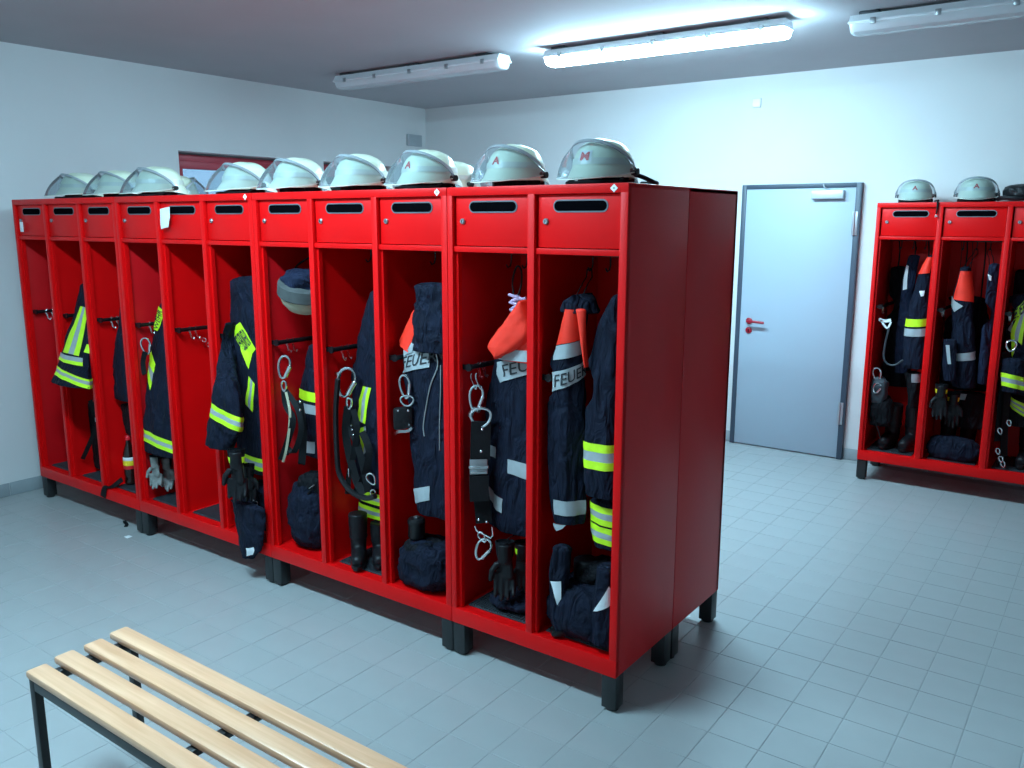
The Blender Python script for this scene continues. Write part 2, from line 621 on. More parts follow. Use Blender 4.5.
MB().box(c0.x, c1.x, ly - .05, ly, DH - .115, DH - .052, .008).build('door_closer', 'closer', door)
MB().ribbon([(c1.x - .11, ly - .03, DH - .048), (c1.x - .14, ly - .045, DH - .03), (c1.x - .15, ly - .03, DH - .012)], .016, .008,
            (0, 1, 0)).build('closer_arm', 'hinge', door)

# wall fittings
v0, v1 = at_x(406, 134, LEFT_X), at_x(420, 147, LEFT_X)
vt = thing('wall_vent', 'small grey ventilation grille high on the left wall near the corner', 'vent',
           (LEFT_X, (v0.y + v1.y) / 2, v1.z))
MB().box(LEFT_X, LEFT_X + .03, v0.y, v1.y, v1.z, v0.z, .005).build('grille_frame', 'vent_grey', vt)
for k in range(5):
    z = v1.z + .02 + k * (v0.z - v1.z - .04) / 4
    MB().box(LEFT_X + .026, LEFT_X + .036, v0.y + .015, v1.y - .015, z - .005, z + .005).build('slat', 'vent_grey', vt)
b0 = at(757, 103, BACK_Y)
jb = thing('junction_box', 'small square white box high on the wall above the grey door', 'box', (b0.x, BACK_Y, b0.z - .03))
MB().box(b0.x - .035, b0.x + .035, BACK_Y - .012, BACK_Y, b0.z - .035, b0.z + .035, .004).build('box_body', 'wall_paint', jb)
MB().box(b0.x - .028, b0.x + .028, BACK_Y - .016, BACK_Y - .012, b0.z - .028, b0.z + .028, .002).build('cover', 'sticker', jb)

# ceiling lamps
def lamp(x0, x1, yc, label, cover):
    t = thing('ceiling_lamp', label, 'lamp', ((x0 + x1) / 2, yc, CEIL), group='fluorescent lamps under the ceiling')
    L = x1 - x0
    zt = CEIL - .018
    body = MB()
    def prof(w0, w1, za, zb, xa, xb):
        vs = []
        for x in (xa, xb):
            vs += [(x, yc - w0, za), (x, yc + w0, za), (x, yc + w1, zb), (x, yc - w1, zb)]
        return vs, [(3, 2, 1, 0), (4, 5, 6, 7), (0, 1, 5, 4), (1, 2, 6, 5), (2, 3, 7, 6), (3, 0, 4, 7)]
    body.add(*prof(.055, .075, zt, zt - .035, x0, x1))
    body.box(x0 - .004, x1 + .004, yc - .079, yc + .079, zt - .046, zt - .033, .003)
    body.build('lamp_housing', 'lamp_body', t)
    # trough cover, built as a rounded half tube
    cv = MB()
    sec = [(-.074, -.046), (-.072, -.062), (-.058, -.085), (-.036, -.094), (.036, -.094), (.058, -.085), (.072, -.062), (.074, -.046)]
    xs = [x0 + .004, x0 + .012, x0 + .03, x1 - .03, x1 - .012, x1 - .004]
    sc = [.86, .95, 1, 1, .95, .86]
    vs, fs = [], []
    n = len(sec)
    for x, s_ in zip(xs, sc):
        for y, z in sec:
            vs.append((x, yc + y * s_, zt - .046 + (z + .046) * s_))
    for i in range(len(xs) - 1):
        for j in range(n - 1):
            fs.append((i * n + j, (i + 1) * n + j, (i + 1) * n + j + 1, i * n + j + 1))
    fs.append(tuple(range(n)))
    fs.append(tuple((len(xs) - 1) * n + j for j in range(n - 1, -1, -1)))
    cv.add(vs, fs)
    clean(cv.build('diffuser', cover, t, angle=30))
    for y in (-.028, .028):
        MB().cyl((x0 + .05, yc + y, zt - .066), (x1 - .05, yc + y, zt - .066), .013, 12).build('tube', 'label_white', t)
    for fx in (.06, .5, .9):
        x = x0 + fx * L
        MB().box(x - .05, x + .05, yc - .05, yc + .05, CEIL - .02, CEIL - .0005, .003).build('ceiling_bracket', 'clip', t)
    for fx in (.08, .28, .5, .72, .92):
        x = x0 + fx * L
        for s_ in (-1, 1):
            MB().box(x - .014, x + .014, yc + s_ * .076, yc + s_ * .083, zt - .058, zt - .026, .002).build('clip', 'steel', t)
    return t

lamp(-3.68, -2.13, 2.20, 'switched-off tube lamp under the ceiling near the far left corner', 'lamp_clear')
lamp(-1.84, -0.29, 2.30, 'brightly lit tube lamp on the ceiling above the locker row', 'cover_lit_back')
lamp(0.0, 1.55, 2.46, 'switched-off tube lamp under the ceiling at the upper right', 'lamp_clear')
lamp(-2.22, -0.67, -1.30, 'lit tube lamp on the ceiling above the bench, outside the frame', 'cover_lit_front')

# ------------------------------------------------------------------ lockers
Z_BOT, Z_OPEN, Z_DB, Z_DT = 0.212, 1.676, 1.699, 1.884
ST = 0.024                                      # half thickness of a stile at a bay border
UNIT_CACHE = {}

def locker_unit(n, loc, rz, label, detail=True):
    key = n
    if key in UNIT_CACHE:
        c = copy_tree(UNIT_CACHE[key])
        c.location = loc
        c.rotation_euler = (0, 0, rz)
        c['label'] = label
        ORIGIN[c.name] = Vector(loc)
        return c
    t = thing('locker_unit', label, 'locker', (0, 0, 0), 0, 'red turnout lockers')
    WW = n * W
    e = .0012
    for x0, x1 in ((e, .020), (WW - .020, WW - e)):
        MB().box(x0, x1, .003, D - e, LEG, H - .002, .002).build('side_panel', 'red_grain', t)
    MB().box(.001 + .018, WW - .019, D - .014, D - e, LEG, H - .004).build('back_panel', 'red_paint', t)
    MB().box(e, WW - e, .001, D - e, H - .018, H, .0025).build('top_panel', 'red_paint', t)
    MB().box(.018, WW - .018, .018, D - .013, Z_BOT - .02, Z_BOT - .004).build('bottom_panel', 'red_paint', t)
    for i in range(1, n):
        MB().box(i * W - .010, i * W + .010, .014, D - .013, Z_BOT - .01, H - .017).build('divider', 'red_paint', t)
    ff = MB()
    ff.box(e, WW - e, 0, .024, H - .032, H - .001, .002)
    ff.box(e, WW - e, 0, .024, LEG, Z_BOT, .002)
    for i in range(n + 1):
        xa, xb = i * W - .015, i * W + .015
        if i == 0:
            xa, xb = e, .026
        if i == n:
            xa, xb = WW - .030, WW - e
        ff.box(xa, xb, 0, .026, Z_BOT - .002, H - .030, .002)
    ff.build('face_frame', 'red_paint', t)
    for i in range(n):
        xa = i * W + (.026 if i == 0 else .015)
        xb = (i + 1) * W - (.030 if i == n - 1 else .015)
        inf = MB()
        inf.box(xa, xa + .012, .020, .040, Z_BOT, Z_DB)
        inf.box(xb - .012, xb, .020, .040, Z_BOT, Z_DB)
        inf.box(xa, xb, .008, .040, Z_OPEN, Z_DB - .002, .002)
        inf.build('inner_frame', 'red_paint', t)
        MB().box(xa - .004, xb + .004, .038, D - .014, Z_OPEN, Z_OPEN + .014).build('shelf', 'red_paint', t)
        # lid of the small upper compartment
        dx0, dx1 = xa + .007, xb - .003
        dr = MB().box(dx0, dx1, .016, .032, Z_DB + .001, Z_DT, .002).build('compartment_door', 'red_paint', t)
        zc = Z_DT - .040
        w_ = dx1 - dx0
        sx0, sx1, r = dx0 + .20 * w_, dx0 + .84 * w_, .019
        def stadium(rr, y0, y1):
            vs = []
            pr = []
            for k in range(9):
                a = -math.pi / 2 - math.pi * k / 8
                pr.append((sx0 + r + rr * math.cos(a), zc + rr * math.sin(a)))
            for k in range(9):
                a = math.pi / 2 - math.pi * k / 8
                pr.append((sx1 - r + rr * math.cos(a), zc + rr * math.sin(a)))
            m = len(pr)
            vs = [(p[0], y0, p[1]) for p in pr] + [(p[0], y1, p[1]) for p in pr]
            fs = [tuple(range(m)), tuple(range(2 * m - 1, m - 1, -1))] + \
                 [(j, m + j, m + (j + 1) % m, (j + 1) % m) for j in range(m)]
            return vs, fs
        rim = MB().add(*stadium(r + .003, .0135, .018))
        clean(rim.build('slot_rim', 'slot_rim', dr))
        clean(MB().add(*stadium(r - .002, .0128, .0175)).build('slot', 'black_hole', dr))  # black plate on the closed door, painted shade of an opening
        lk = MB()
        lk.lathe([(.011, 0), (.011, .006), (.008, .009)], 0, 0, 14)
        lx, lz = dx0 + .034, Z_DB + .092
        lk.v = [(lx + p[0], .016 - p[2], lz + p[1]) for p in lk.v]
        lk.mat_i = 1
        lk.box(lx - .0015, lx + .0015, .0062, .0072, lz - .005, lz + .005)
        clean(lk.build('lock', ['steel', 'black_hole'], dr))
        # rail running front to back along the left side of the bay
        rx, rz_ = xa + .035, 1.222
        rl = MB()
        rl.cyl((rx, .05, rz_), (rx, D - .013, rz_), .011, 12)
        rl.cyl((rx, .046, rz_), (rx, .056, rz_), .0155, 14)
        rl.box(xa - .002, rx, .048, .06, rz_ - .01, rz_ + .01)
        rail = rl.build('hanging_rail', 'black_plastic', t)
        for hy in (.12, .155):
            hk = MB()
            for q in (-.006, .006):
                hk.tube([(rx + q, hy, rz_ + .014), (rx + q, hy - .011, rz_ + .006), (rx + q, hy - .012, rz_ - .006),
                         (rx + q * .7, hy - .004, rz_ - .022), (rx + q * .5, hy, rz_ - .045), (rx + q * .5, hy + .012, rz_ - .056),
                         (rx + q * .5, hy + .018, rz_ - .046)], .0022, 6)
            hk.build('rail_hook', 'chrome', rail)
        # coat hooks under the shelf
        cb = MB().box(xa + .02, xb - .02, .235, .265, Z_OPEN - .014, Z_OPEN + .001, .002).build('hook_bar', 'black_plastic', t)
        for q in (.28, .5, .72, .9):
            x = xa + (xb - xa) * q
            MB().tube([(x, .25, Z_OPEN - .012), (x, .25, Z_OPEN - .045), (x, .242, Z_OPEN - .062), (x, .226, Z_OPEN - .066),
                       (x, .216, Z_OPEN - .054)], .0035, 7).build('coat_hook', 'black_steel', cb)
    for x in (.002, WW - .062):
        for y in (.006, D - .066):
            lg = MB()
            lg.box(x, x + .060, y, y + .060, .012, LEG + .001, .003)
            lg.lathe([(.024, .0), (.026, .003), (.026, .013)], x + .03, y + .03, 14)
            lg.build('leg', 'black_steel', t)
    UNIT_CACHE[key] = t
    t.location = loc
    t.rotation_euler = (0, 0, rz)
    ORIGIN[t.name] = Vector(loc)
    return t

U = []
names = ['red three-bay open locker at the far left end of the long row',
         'red three-bay open locker, second unit from the left in the long row',
         'red three-bay open locker, third unit from the left in the long row',
         'red two-bay open locker at the near right end of the long row']
for i, (k, n) in enumerate(((0, 3), (3, 3), (6, 3), (9, 2))):
    U.append(locker_unit(n, (bay_x(k), 0, 0), 0, names[i]))
names = ['red three-bay locker, backing the leftmost unit of the long row',
         'red three-bay locker, backing the second unit from the left',
         'red three-bay locker, backing the third unit from the left',
         'red two-bay locker standing back to back behind the near right unit']
for i, (k, n) in enumerate(((0, 3), (3, 3), (6, 3), (9, 2))):
    locker_unit(n, (bay_x(k) + n * W, 2 * D + .002, 0), math.pi, names[i])
UR = locker_unit(3, (ROW2_X, ROW2_Y, 0), 0, 'red three-bay locker against the wall right of the grey door')

# stickers and notes on the lockers
def diamond(u, x, label):
    q = MB()
    r = .014
    z = H - .017
    vs = [(x + r * a, y, z + r * b) for y in (0.0002, -.0012) for a, b in ((-1, 0), (0, -1), (1, 0), (0, 1))]
    q.add(vs, [(4, 5, 6, 7), (3, 2, 1, 0)] + [(j, (j + 1) % 4, 4 + (j + 1) % 4, 4 + j) for j in range(4)])
    q.mat_i = 1
    q.add([(x + .005 * a, y, z + .005 * b) for y in (-.0012, -.0016) for a, b in ((-1, 0), (0, -1), (1, 0), (0, 1))],
          [(4, 5, 6, 7)] + [(j, (j + 1) % 4, 4 + (j + 1) % 4, 4 + j) for j in range(4)])
    o = clean(q.build('sticker', ['sticker', 'grey_print'], u, smooth=False))
    o['label'] = label
diamond(U[3], bay_x(11) - .055, 'small white diamond sticker')
diamond(U[2], bay_x(9) - .048, 'small white diamond sticker')
diamond(U[1], bay_x(6) - .048, 'small white diamond sticker')
p = at(22, 227, 0)
o = MB().box(p.x - .018, p.x + .018, -.004, .0005, p.z - .03, p.z + .03, .002).build('name_plate', 'sticker', U[0])
o['label'] = 'small white plate on the left stile'
pn = thing('paper_note', 'white paper note stuck on the front of the fifth bay from the left', 'paper')
p = at(165, 218, -.004)
q = MB()
vs, fs = [], []
for j in range(5):
    for i in range(5):
        u_, v_ = i / 4 - .5, j / 4 - .5
        vs.append((p.x + u_ * .086 * (1 - .12 * (v_ < -.3)) + .008 * v_, -.003 - .006 * (v_ < -.2) * (u_ + .5) - .003 * math.cos(3 * u_), p.z + v_ * .10 + .01 * u_))
nb = len(vs)
vs += [(a, b - .0009, c) for a, b, c in vs]
for j in range(4):
    for i in range(4):
        a = j * 5 + i
        fs.append((a, a + 1, a + 6, a + 5))
        fs.append((nb + a + 5, nb + a + 6, nb + a + 1, nb + a))
q.add(vs, fs)
q.build('sheet', 'paper', pn)

# ------------------------------------------------------------------ bench
def bench():
    x0, L = -1.222, 1.95
    yf, zt, pitch, wd, th = -1.483, .45, .0935, .064, .026
    t = thing('bench', 'slatted wooden bench on a dark steel frame in the foreground', 'bench', (x0 + L / 2, yf + .15, 0))
    sh = [0, -.018, -.018, -.03]
    for i in range(4):
        MB().box(x0 + sh[i], x0 + L + sh[i], yf + i * pitch, yf + i * pitch + wd, zt - th, zt, .009).build('slat', 'beech', t)
    y0, y1 = yf + .004, yf + 3 * pitch + wd - .006
    zr = zt - th
    for x in (x0 + .012, x0 + L - .042):
        for y in (y0, y1 - .025):
            lg = MB().box(x, x + .030, y, y + .025, .012, zr - .0005, .002)
            lg.build('leg', 'black_steel', t)
            MB().box(x - .002, x + .032, y - .002, y + .027, 0, .014, .003).build('foot_cap', 'black_plastic', t)
        MB().box(x, x + .030, y0 + .025, y1 - .025, zr - .028, zr - .0005, .002).build('end_crossbar', 'black_steel', t)
    for y in (y0, y1 - .025):
        MB().box(x0 + .042, x0 + L - .042, y, y + .025, zr - .030, zr - .0005, .002).build('side_rail', 'black_steel', t)
    for k in (1, 2):
        x = x0 + .012 + k * (L - .054) / 2.75
        MB().box(x, x + .03, y0 + .025, y1 - .025, zr - .022, zr - .0005, .002).build('crossbar', 'black_steel', t)
bench()

# ------------------------------------------------------------------ cloth helper
def hermite(x, xs, ys):
    n = len(xs)
    if n == 1 or x <= xs[0]: return ys[0]
    if x >= xs[-1]: return ys[-1]
    i = max(j for j in range(n - 1) if xs[j] <= x)
    h = xs[i + 1] - xs[i]
    def slope(j):
        if j == 0: return (ys[1] - ys[0]) / (xs[1] - xs[0])
        if j == n - 1: return (ys[-1] - ys[-2]) / (xs[-1] - xs[-2])
        a = (ys[j] - ys[j - 1]) / (xs[j] - xs[j - 1])
        b = (ys[j + 1] - ys[j]) / (xs[j + 1] - xs[j])
        return 0 if a * b <= 0 else 2 * a * b / (a + b)
    t = (x - xs[i]) / h
    m0, m1 = slope(i) * h, slope(i + 1) * h
    return ((2 * t ** 3 - 3 * t ** 2 + 1) * ys[i] + (t ** 3 - 2 * t ** 2 + t) * m0 +
            (-2 * t ** 3 + 3 * t ** 2) * ys[i + 1] + (t ** 3 - t ** 2) * m1)

BAY_LIM = None

def bay(k, row=0):
    """garments made from here on stay inside the walls of bay k"""
    global BAY_LIM
    x, y = (ROW_X, 0) if row == 0 else (ROW2_X, ROW2_Y)
    first = k in (0, 3, 6, 9) if row == 0 else k == 0
    last = k in (2, 5, 8, 10) if row == 0 else k == 2
    BAY_LIM = (x + k * W + (.041 if first else .031), x + (k + 1) * W - (.046 if last else .032), y + .003, y + D - .02)

def keep_in(p, lim, rail=True):
    """push a point of soft cloth back inside its bay and off the hanging rail"""
    x0, x1, y0, y1 = lim
    y = min(max(p[1], y0), y1)
    if y < -.004 and y0 < -1:
        return Vector((p[0], y, p[2]))
    if rail and y > y0 + .03:
        x0 = x0 + .042 * math.exp(-((p[2] - 1.205) / .062) ** 4)
    return Vector((min(max(p[0], x0), x1), y, max(p[2], Z_BOT + .0068)))

def fit_in(root, extra=0.0):
    """shift a rigid thing sideways until it hangs inside its bay"""
    x0, x1, y0, y1 = BAY_LIM
    bpy.context.view_layer.update()
    lo, hi, ylo = 9, -9, 9
    def walk(o):
        nonlocal lo, hi, ylo
        for c in children(o):
            if c.type == 'MESH':
                for v in c.data.vertices:
                    q = c.matrix_world @ v.co
                    lo, hi, ylo = min(lo, q.x), max(hi, q.x), min(ylo, q.y)
            walk(c)
    walk(root)
    if lo < x0 + extra: root.location.x += x0 + extra - lo
    elif hi > x1: root.location.x -= hi - x1

def span(o, i):
    c = [v.co[i] for v in o.data.vertices]
    off = origin(o.parent)[i] if o.parent else 0
    return min(c) + off, max(c) + off

def hang_cord(parent, p, mat='webbing', r=.0022, dx=0.0):
    """thin cord from the top of a hanging thing, behind the jackets, up to the hook bar"""
    y0 = ROW2_Y if p[1] > 3 else 0
    x = min(max(p[0], BAY_LIM[0] + .06), BAY_LIM[1] - .02) if BAY_LIM else p[0]
    x += dx
    q = [Vector(p), Vector((p[0], p[1] + .02, p[2] + .004)), Vector((x, y0 + .30, p[2] + .012)), Vector((x, y0 + .318, p[2] + .06)), Vector((x, y0 + .318, Z_OPEN - .08)),
         Vector((x, y0 + .2662 + r, Z_OPEN - .010))]
    MB().tube(q, r, 6).build('hanging_cord', mat, parent)

class Drape:
    """a hanging tube of cloth with folds; stations are (row, left, right) as measured in the photograph.
    right = None: reaches to the plane x = xr.  b = half depth, Y = distance plane of its middle."""
    def __init__(s, st, Y, b, xr=None, amp=.06, seed=1, ks=(3, 5, 8), wrinkle=.05, lim=None):
        amp *= 2.0
        wrinkle *= 2.0
        s.lim = lim or BAY_LIM
        s.rows = [q[0] for q in st]
        s.Y, s.b, s.amp, s.ks, s.wr = Y, b, amp, ks, wrinkle
        r = random.Random(seed)
        s.ph = [r.uniform(0, 6.28) for _ in range(6)]
        s.seed = seed * 7.31
        s.cx, s.cz, s.a, s.bb, s.yy = [], [], [], [], []
        for q in st:
            py, xl, xrr = q[:3]
            Yc = Y + (q[3] if len(q) > 3 else 0)
            bc = b * (q[4] if len(q) > 4 else 1)
            d = ray(xl, py); d = d[:2] / np.hypot(*d[:2]); nl = np.array((-d[1], d[0]))
            if xrr is not None:
                d2 = ray(xrr, py); d2 = d2[:2] / np.hypot(*d2[:2]); nr = np.array((d2[1], -d2[0]))
            def cx_for(a):
                h = math.hypot(a * nl[0], bc * nl[1])
                return CAM[0] + (-h - (Yc - CAM[1]) * nl[1]) / nl[0]
            lo, hi = .004, .5
            for _ in range(50):
                a = (lo + hi) / 2
                c = cx_for(a)
                if xrr is None:
                    e = (c + a) - xr
                else:
                    e = (c - CAM[0]) * nr[0] + (Yc - CAM[1]) * nr[1] + math.hypot(a * nr[0], bc * nr[1])
                if e > 0: hi = a
                else: lo = a
            a = (lo + hi) / 2
            c = cx_for(a)
            dist_pt = at((xl + (xrr if xrr is not None else xl)) / 2, py, Yc) if xrr is not None else at(xl, py, Yc)
            s.cx.append(c); s.a.append(a); s.cz.append(dist_pt.z); s.bb.append(bc); s.yy.append(Yc)

    def P(s, th, v, off=0.0):
        rows = s.rows
        cx, cz = hermite(v, rows, s.cx), hermite(v, rows, s.cz)
        if v > rows[-1]:
            cz = s.cz[-1] - (v - rows[-1]) * abs(s.cz[-1] - s.cz[-2]) / (rows[-1] - rows[-2])
        if v < rows[0]:
            cz = s.cz[0] + (rows[0] - v) * abs(s.cz[1] - s.cz[0]) / (rows[1] - rows[0])
        a, b, y = hermite(v, rows, s.a), hermite(v, rows, s.bb), hermite(v, rows, s.yy)
        f = min(1, max(0, (v - rows[0]) / (rows[-1] - rows[0])))
        A = s.amp * (.35 + .75 * f)
        k1, k2, k3 = s.ks
        m = 1 + A * (.55 * math.sin(k1 * th + s.ph[0] + 2.0 * f) + .4 * math.sin(k2 * th + s.ph[1] - 2.6 * f) +
                     .22 * math.sin(k3 * th + s.ph[2] + 3 * f) -
                     .5 * abs(math.sin(.5 * k2 * th + s.ph[3] + 1.3 * f)) ** .6 + .3)
        sn, cs = math.sin(th), -math.cos(th)
        z = cz
        if s.wr:
            n1 = noise.noise(Vector((sn * a * 7 + s.seed, cs * b * 7, z * 9)))
            n2 = noise.noise(Vector((sn * a * 18, cs * b * 18 + s.seed, z * 22)))
            m += s.wr * (1.0 * n1 + .55 * (1 - 2 * abs(n2)))
        nx, ny = sn / a, cs / b
        L = math.hypot(nx, ny)
        X, Yy = cx + a * sn * m, y + b * cs * m
        if s.lim:
            q_ = keep_in((X, Yy, z), s.lim)
            X, Yy = q_.x, q_.y
        return Vector((X + off * nx / L, Yy + off * ny / L, z))

    def body(s, name, mat, parent, n=44, m=34, label=None):
        q = MB()
        r0, r1 = s.rows[0], s.rows[-1]
        vs, fs = [], []
        for i in range(m + 1):
            v = r0 + (r1 - r0) * i / m
            for j in range(n):
                vs.append(s.P(2 * math.pi * j / n - math.pi, v))
        top = [Vector(p) for p in vs[:n]]
        bot = [Vector(p) for p in vs[-n:]]
        ct, cb = sum(top, Vector()) / n, sum(bot, Vector()) / n
        rise = .35 * min(s.a[0], s.bb[0])
        pre = []
        for k, (sc, up) in enumerate(((.25, 1.0), (.62, .82), (.88, .42))):
            pre.append([ct + (p - ct) * sc + Vector((0, 0, rise * up)) for p in top])
        post = []
        for sc, dn in ((.97, .004), (.9, .004), (.5, -.02)):
            post.append([cb + (p - cb) * sc + Vector((0, 0, -dn)) for p in bot])
        allr = pre + [vs[i * n:(i + 1) * n] for i in range(m + 1)] + post
        V = [p for r in allr for p in r]
        for i in range(len(allr) - 1):
            for j in range(n):
                fs.append((i * n + j, (i + 1) * n + j, (i + 1) * n + (j + 1) % n, i * n + (j + 1) % n))
        fs.append(tuple(range(n)))
        fs.append(tuple((len(allr) - 1) * n + j for j in range(n - 1, -1, -1)))
        q.add(V, fs)
        o = q.build(name, mat, parent, angle=70)
        if label: o['label'] = label
        return o

    def sheet(s, name, mat, parent, fn, n, m, off=.0025, thick=.0015, label=None):
        """thin closed patch lying on the cloth; fn(i, j) in 0..1 gives (theta, row)"""
        vs, fs = [], []
        for j in range(m + 1):
            for i in range(n + 1):
                th, v = fn(i / n, j / m)
                vs.append(s.P(th, v, off))
        k = len(vs)
        for j in range(m + 1):
            for i in range(n + 1):
                th, v = fn(i / n, j / m)
                vs.append(s.P(th, v, off - thick))
        w_ = n + 1
        for j in range(m):
            for i in range(n):
                a = j * w_ + i
                fs.append((a, a + w_, a + w_ + 1, a + 1))
                fs.append((k + a, k + a + 1, k + a + w_ + 1, k + a + w_))
        for i in range(n):
            fs.append((i, i + 1, k + i + 1, k + i))
            a = m * w_ + i
            fs.append((a + 1, a, k + a, k + a + 1))
        for j in range(m):
            a = j * w_
            fs.append((a + w_, a, k + a, k + a + w_))
            a = j * w_ + n
            fs.append((a, a + w_, k + a + w_, k + a))
        o = MB().add(vs, fs).build(name, mat, parent, angle=60)
        if label: o['label'] = label
        return o

    def band(s, mats, y0, y1, slope=0.0, parent=None, th0=-175, th1=175, name='reflective_band', off=.0025):
        """band around the cloth; mats = list of (material, fraction)"""
        tot = sum(f for _, f in mats)
        u = 0
        t0, t1 = math.radians(th0), math.radians(th1)
        n = max(6, int((t1 - t0) / .16))
        for m_, f in mats:
            a, b = u / tot, (u + f) / tot
            def fn(i, j, a=a, b=b):
                th = t0 + (t1 - t0) * i
                sl = slope * math.sin(th - math.radians(40))
                return th, y0 + (y1 - y0) * (a + (b - a) * j) + sl
            s.sheet(name, m_, parent, fn, n, 2, off, label={'neon': 'neon yellow band', 'silver_tape': 'silver band'}.get(m_))
            u += f

    def solve(s, px, py, guess=None):
        best = None
        sc = [(proj(s.P(math.radians(k * 5), py))[0], math.radians(k * 5)) for k in range(-24, 40)]
        tl, tr = min(sc)[1] + .03, max(sc)[1] - .03
        if guess is None:
            for k in range(-9, 16):
                th = math.radians(k * 10)
                p = s.P(th, py)
                x, y = proj(p)
                e = abs(x - px) + .2 * abs(y - py)
                # keep to the side facing the camera
                if k < -6 or k > 14: e += 20
                if best is None or e < best[0]: best = (e, th)
            th, v = best[1], py
        else:
            th, v = guess
        for _ in range(12):
            x, y = proj(s.P(th, v))
            ex, ey = px - x, py - y
            if abs(ex) + abs(ey) < .1: break
            x1, y1 = proj(s.P(th + .02, v)); x2, y2 = proj(s.P(th, v + 1))
            J = np.array([[(x1 - x) / .02, x2 - x], [(y1 - y) / .02, y2 - y]])
            A = J.T @ J + np.diag([40.0, .05])
            st = np.linalg.solve(A, J.T @ np.array((ex, ey)))
            th += float(np.clip(st[0], -.3, .3)); v += float(np.clip(st[1], -8, 8))
            th = float(np.clip(th, tl, tr))
        return th, v

    def patch(s, name, mat, parent, quad, n=8, m=5, off=.0035, label=None):
        """four corners TL, TR, BR, BL as measured in the photograph, laid on the cloth"""
        q = [np.array(c, float) for c in quad]
        cs = [s.solve(*c) for c in q]
        def fn(i, j):
            a = (1 - i) * (1 - j); b = i * (1 - j); c = i * j; d = (1 - i) * j
            return (a * cs[0][0] + b * cs[1][0] + c * cs[2][0] + d * cs[3][0],
                    a * cs[0][1] + b * cs[1][1] + c * cs[2][1] + d * cs[3][1])
        return s.sheet(name, mat, parent, fn, n, m, off, label=label), fn

    def text(s, txt, fn, parent, box=(.08, .14, .92, .86), mat='print_black', off=.0052, bold=.002):
        vs, fs = text_mesh(txt, bold)
        V = [s.P(*fn(box[0] + (box[2] - box[0]) * x, box[3] - (box[3] - box[1]) * y), off) for x, y in vs]
        V2 = [s.P(*fn(box[0] + (box[2] - box[0]) * x, box[3] - (box[3] - box[1]) * y), off - .0014) for x, y in vs]
        k = len(V)
        F = list(fs) + [tuple(k + i for i in reversed(f)) for f in fs]
        o = MB().add(V + V2, F).build('lettering', mat, parent, smooth=False)
        return clean(o)

TEXTS = {}

def text_mesh(txt, bold=.012):
    """letters as faces inside the unit square"""
    if (txt, bold) in TEXTS:
        return TEXTS[(txt, bold)]
    cu = bpy.data.curves.new('lettering', 'FONT')
    cu.body = txt
    cu.offset = bold
    cu.resolution_u = 3
    o = bpy.data.objects.new('lettering', cu)
    me = bpy.data.meshes.new_from_object(o)
    bm = bmesh.new()
    bm.from_mesh(me)
    bmesh.ops.triangulate(bm, faces=bm.faces[:])
    for _ in range(1):
        long_e = [e for e in bm.edges if e.calc_length() > .25]
        if long_e:
            bmesh.ops.subdivide_edges(bm, edges=long_e, cuts=2)
    bmesh.ops.triangulate(bm, faces=bm.faces[:])
    vs = [(v.co.x, v.co.y) for v in bm.verts]
    bm.verts.index_update()
    fs = [tuple(v.index for v in f.verts) for f in bm.faces]
    bm.free()
    bpy.data.objects.remove(o)
    bpy.data.meshes.remove(me)
    xs, ys = [p[0] for p in vs], [p[1] for p in vs]
    x0, x1, y0, y1 = min(xs), max(xs), min(ys), max(ys)
    vs = [((x - x0) / (x1 - x0), (y - y0) / (y1 - y0)) for x, y in vs]
    TEXTS[(txt, bold)] = (vs, fs)
    return vs, fs

NSN = [('neon', 1), ('silver_tape', 1), ('neon', 1)]

def xr_of(k, m=.028):
    return bay_x(k + 1) - m

def xr2_of(k, m=.028):
    return ROW2_X + (k + 1) * W - m

def hook_z():
    return Z_OPEN - .066

def loop_up(parent, dr, z1=None, mat='webbing', dx=0.0):
    """hanger loop from the neck of a garment over the nearest coat hook"""
    c = Vector((dr.cx[0] + dx, dr.yy[0], dr.cz[0] + .004))
    row = 1 if c.y > 3 else 0
    bx, y0 = (ROW2_X, ROW2_Y) if row else (ROW_X, 0)
    n = 3
    k = int((c.x - bx) // W)
    first = k in (0, 3, 6, 9) if row == 0 else k == 0
    last = k in (2, 5, 8, 10) if row == 0 else k == 2
    xa, xb = bx + k * W + (.026 if first else .015), bx + (k + 1) * W - (.030 if last else .015)
    hx = min((xa + (xb - xa) * q for q in (.28, .5, .72, .9)), key=lambda x: abs(x - c.x))
    y1, zt = y0 + .226, Z_OPEN - .066 + .0075
    if c.z > zt - .02:
        zt = zt
    left, right = [], []
    for s_, lst in ((-1, left), (1, right)):
        lst += [Vector((c.x + s_ * .014, c.y, c.z)), Vector(((c.x + hx) / 2 + s_ * .012, (c.y + y1) / 2 + .01, (c.z + zt) / 2)),
                Vector((hx + s_ * .012, y1, zt - .030)), Vector((hx + s_ * .010, y1, zt - .004))]
    MB().tube(left + [Vector((hx + .004, y1, zt + .0014)), Vector((hx - .004, y1, zt + .0014))][::-1] + right[::-1], .0026, 6).build('hanger_loop', mat, parent)

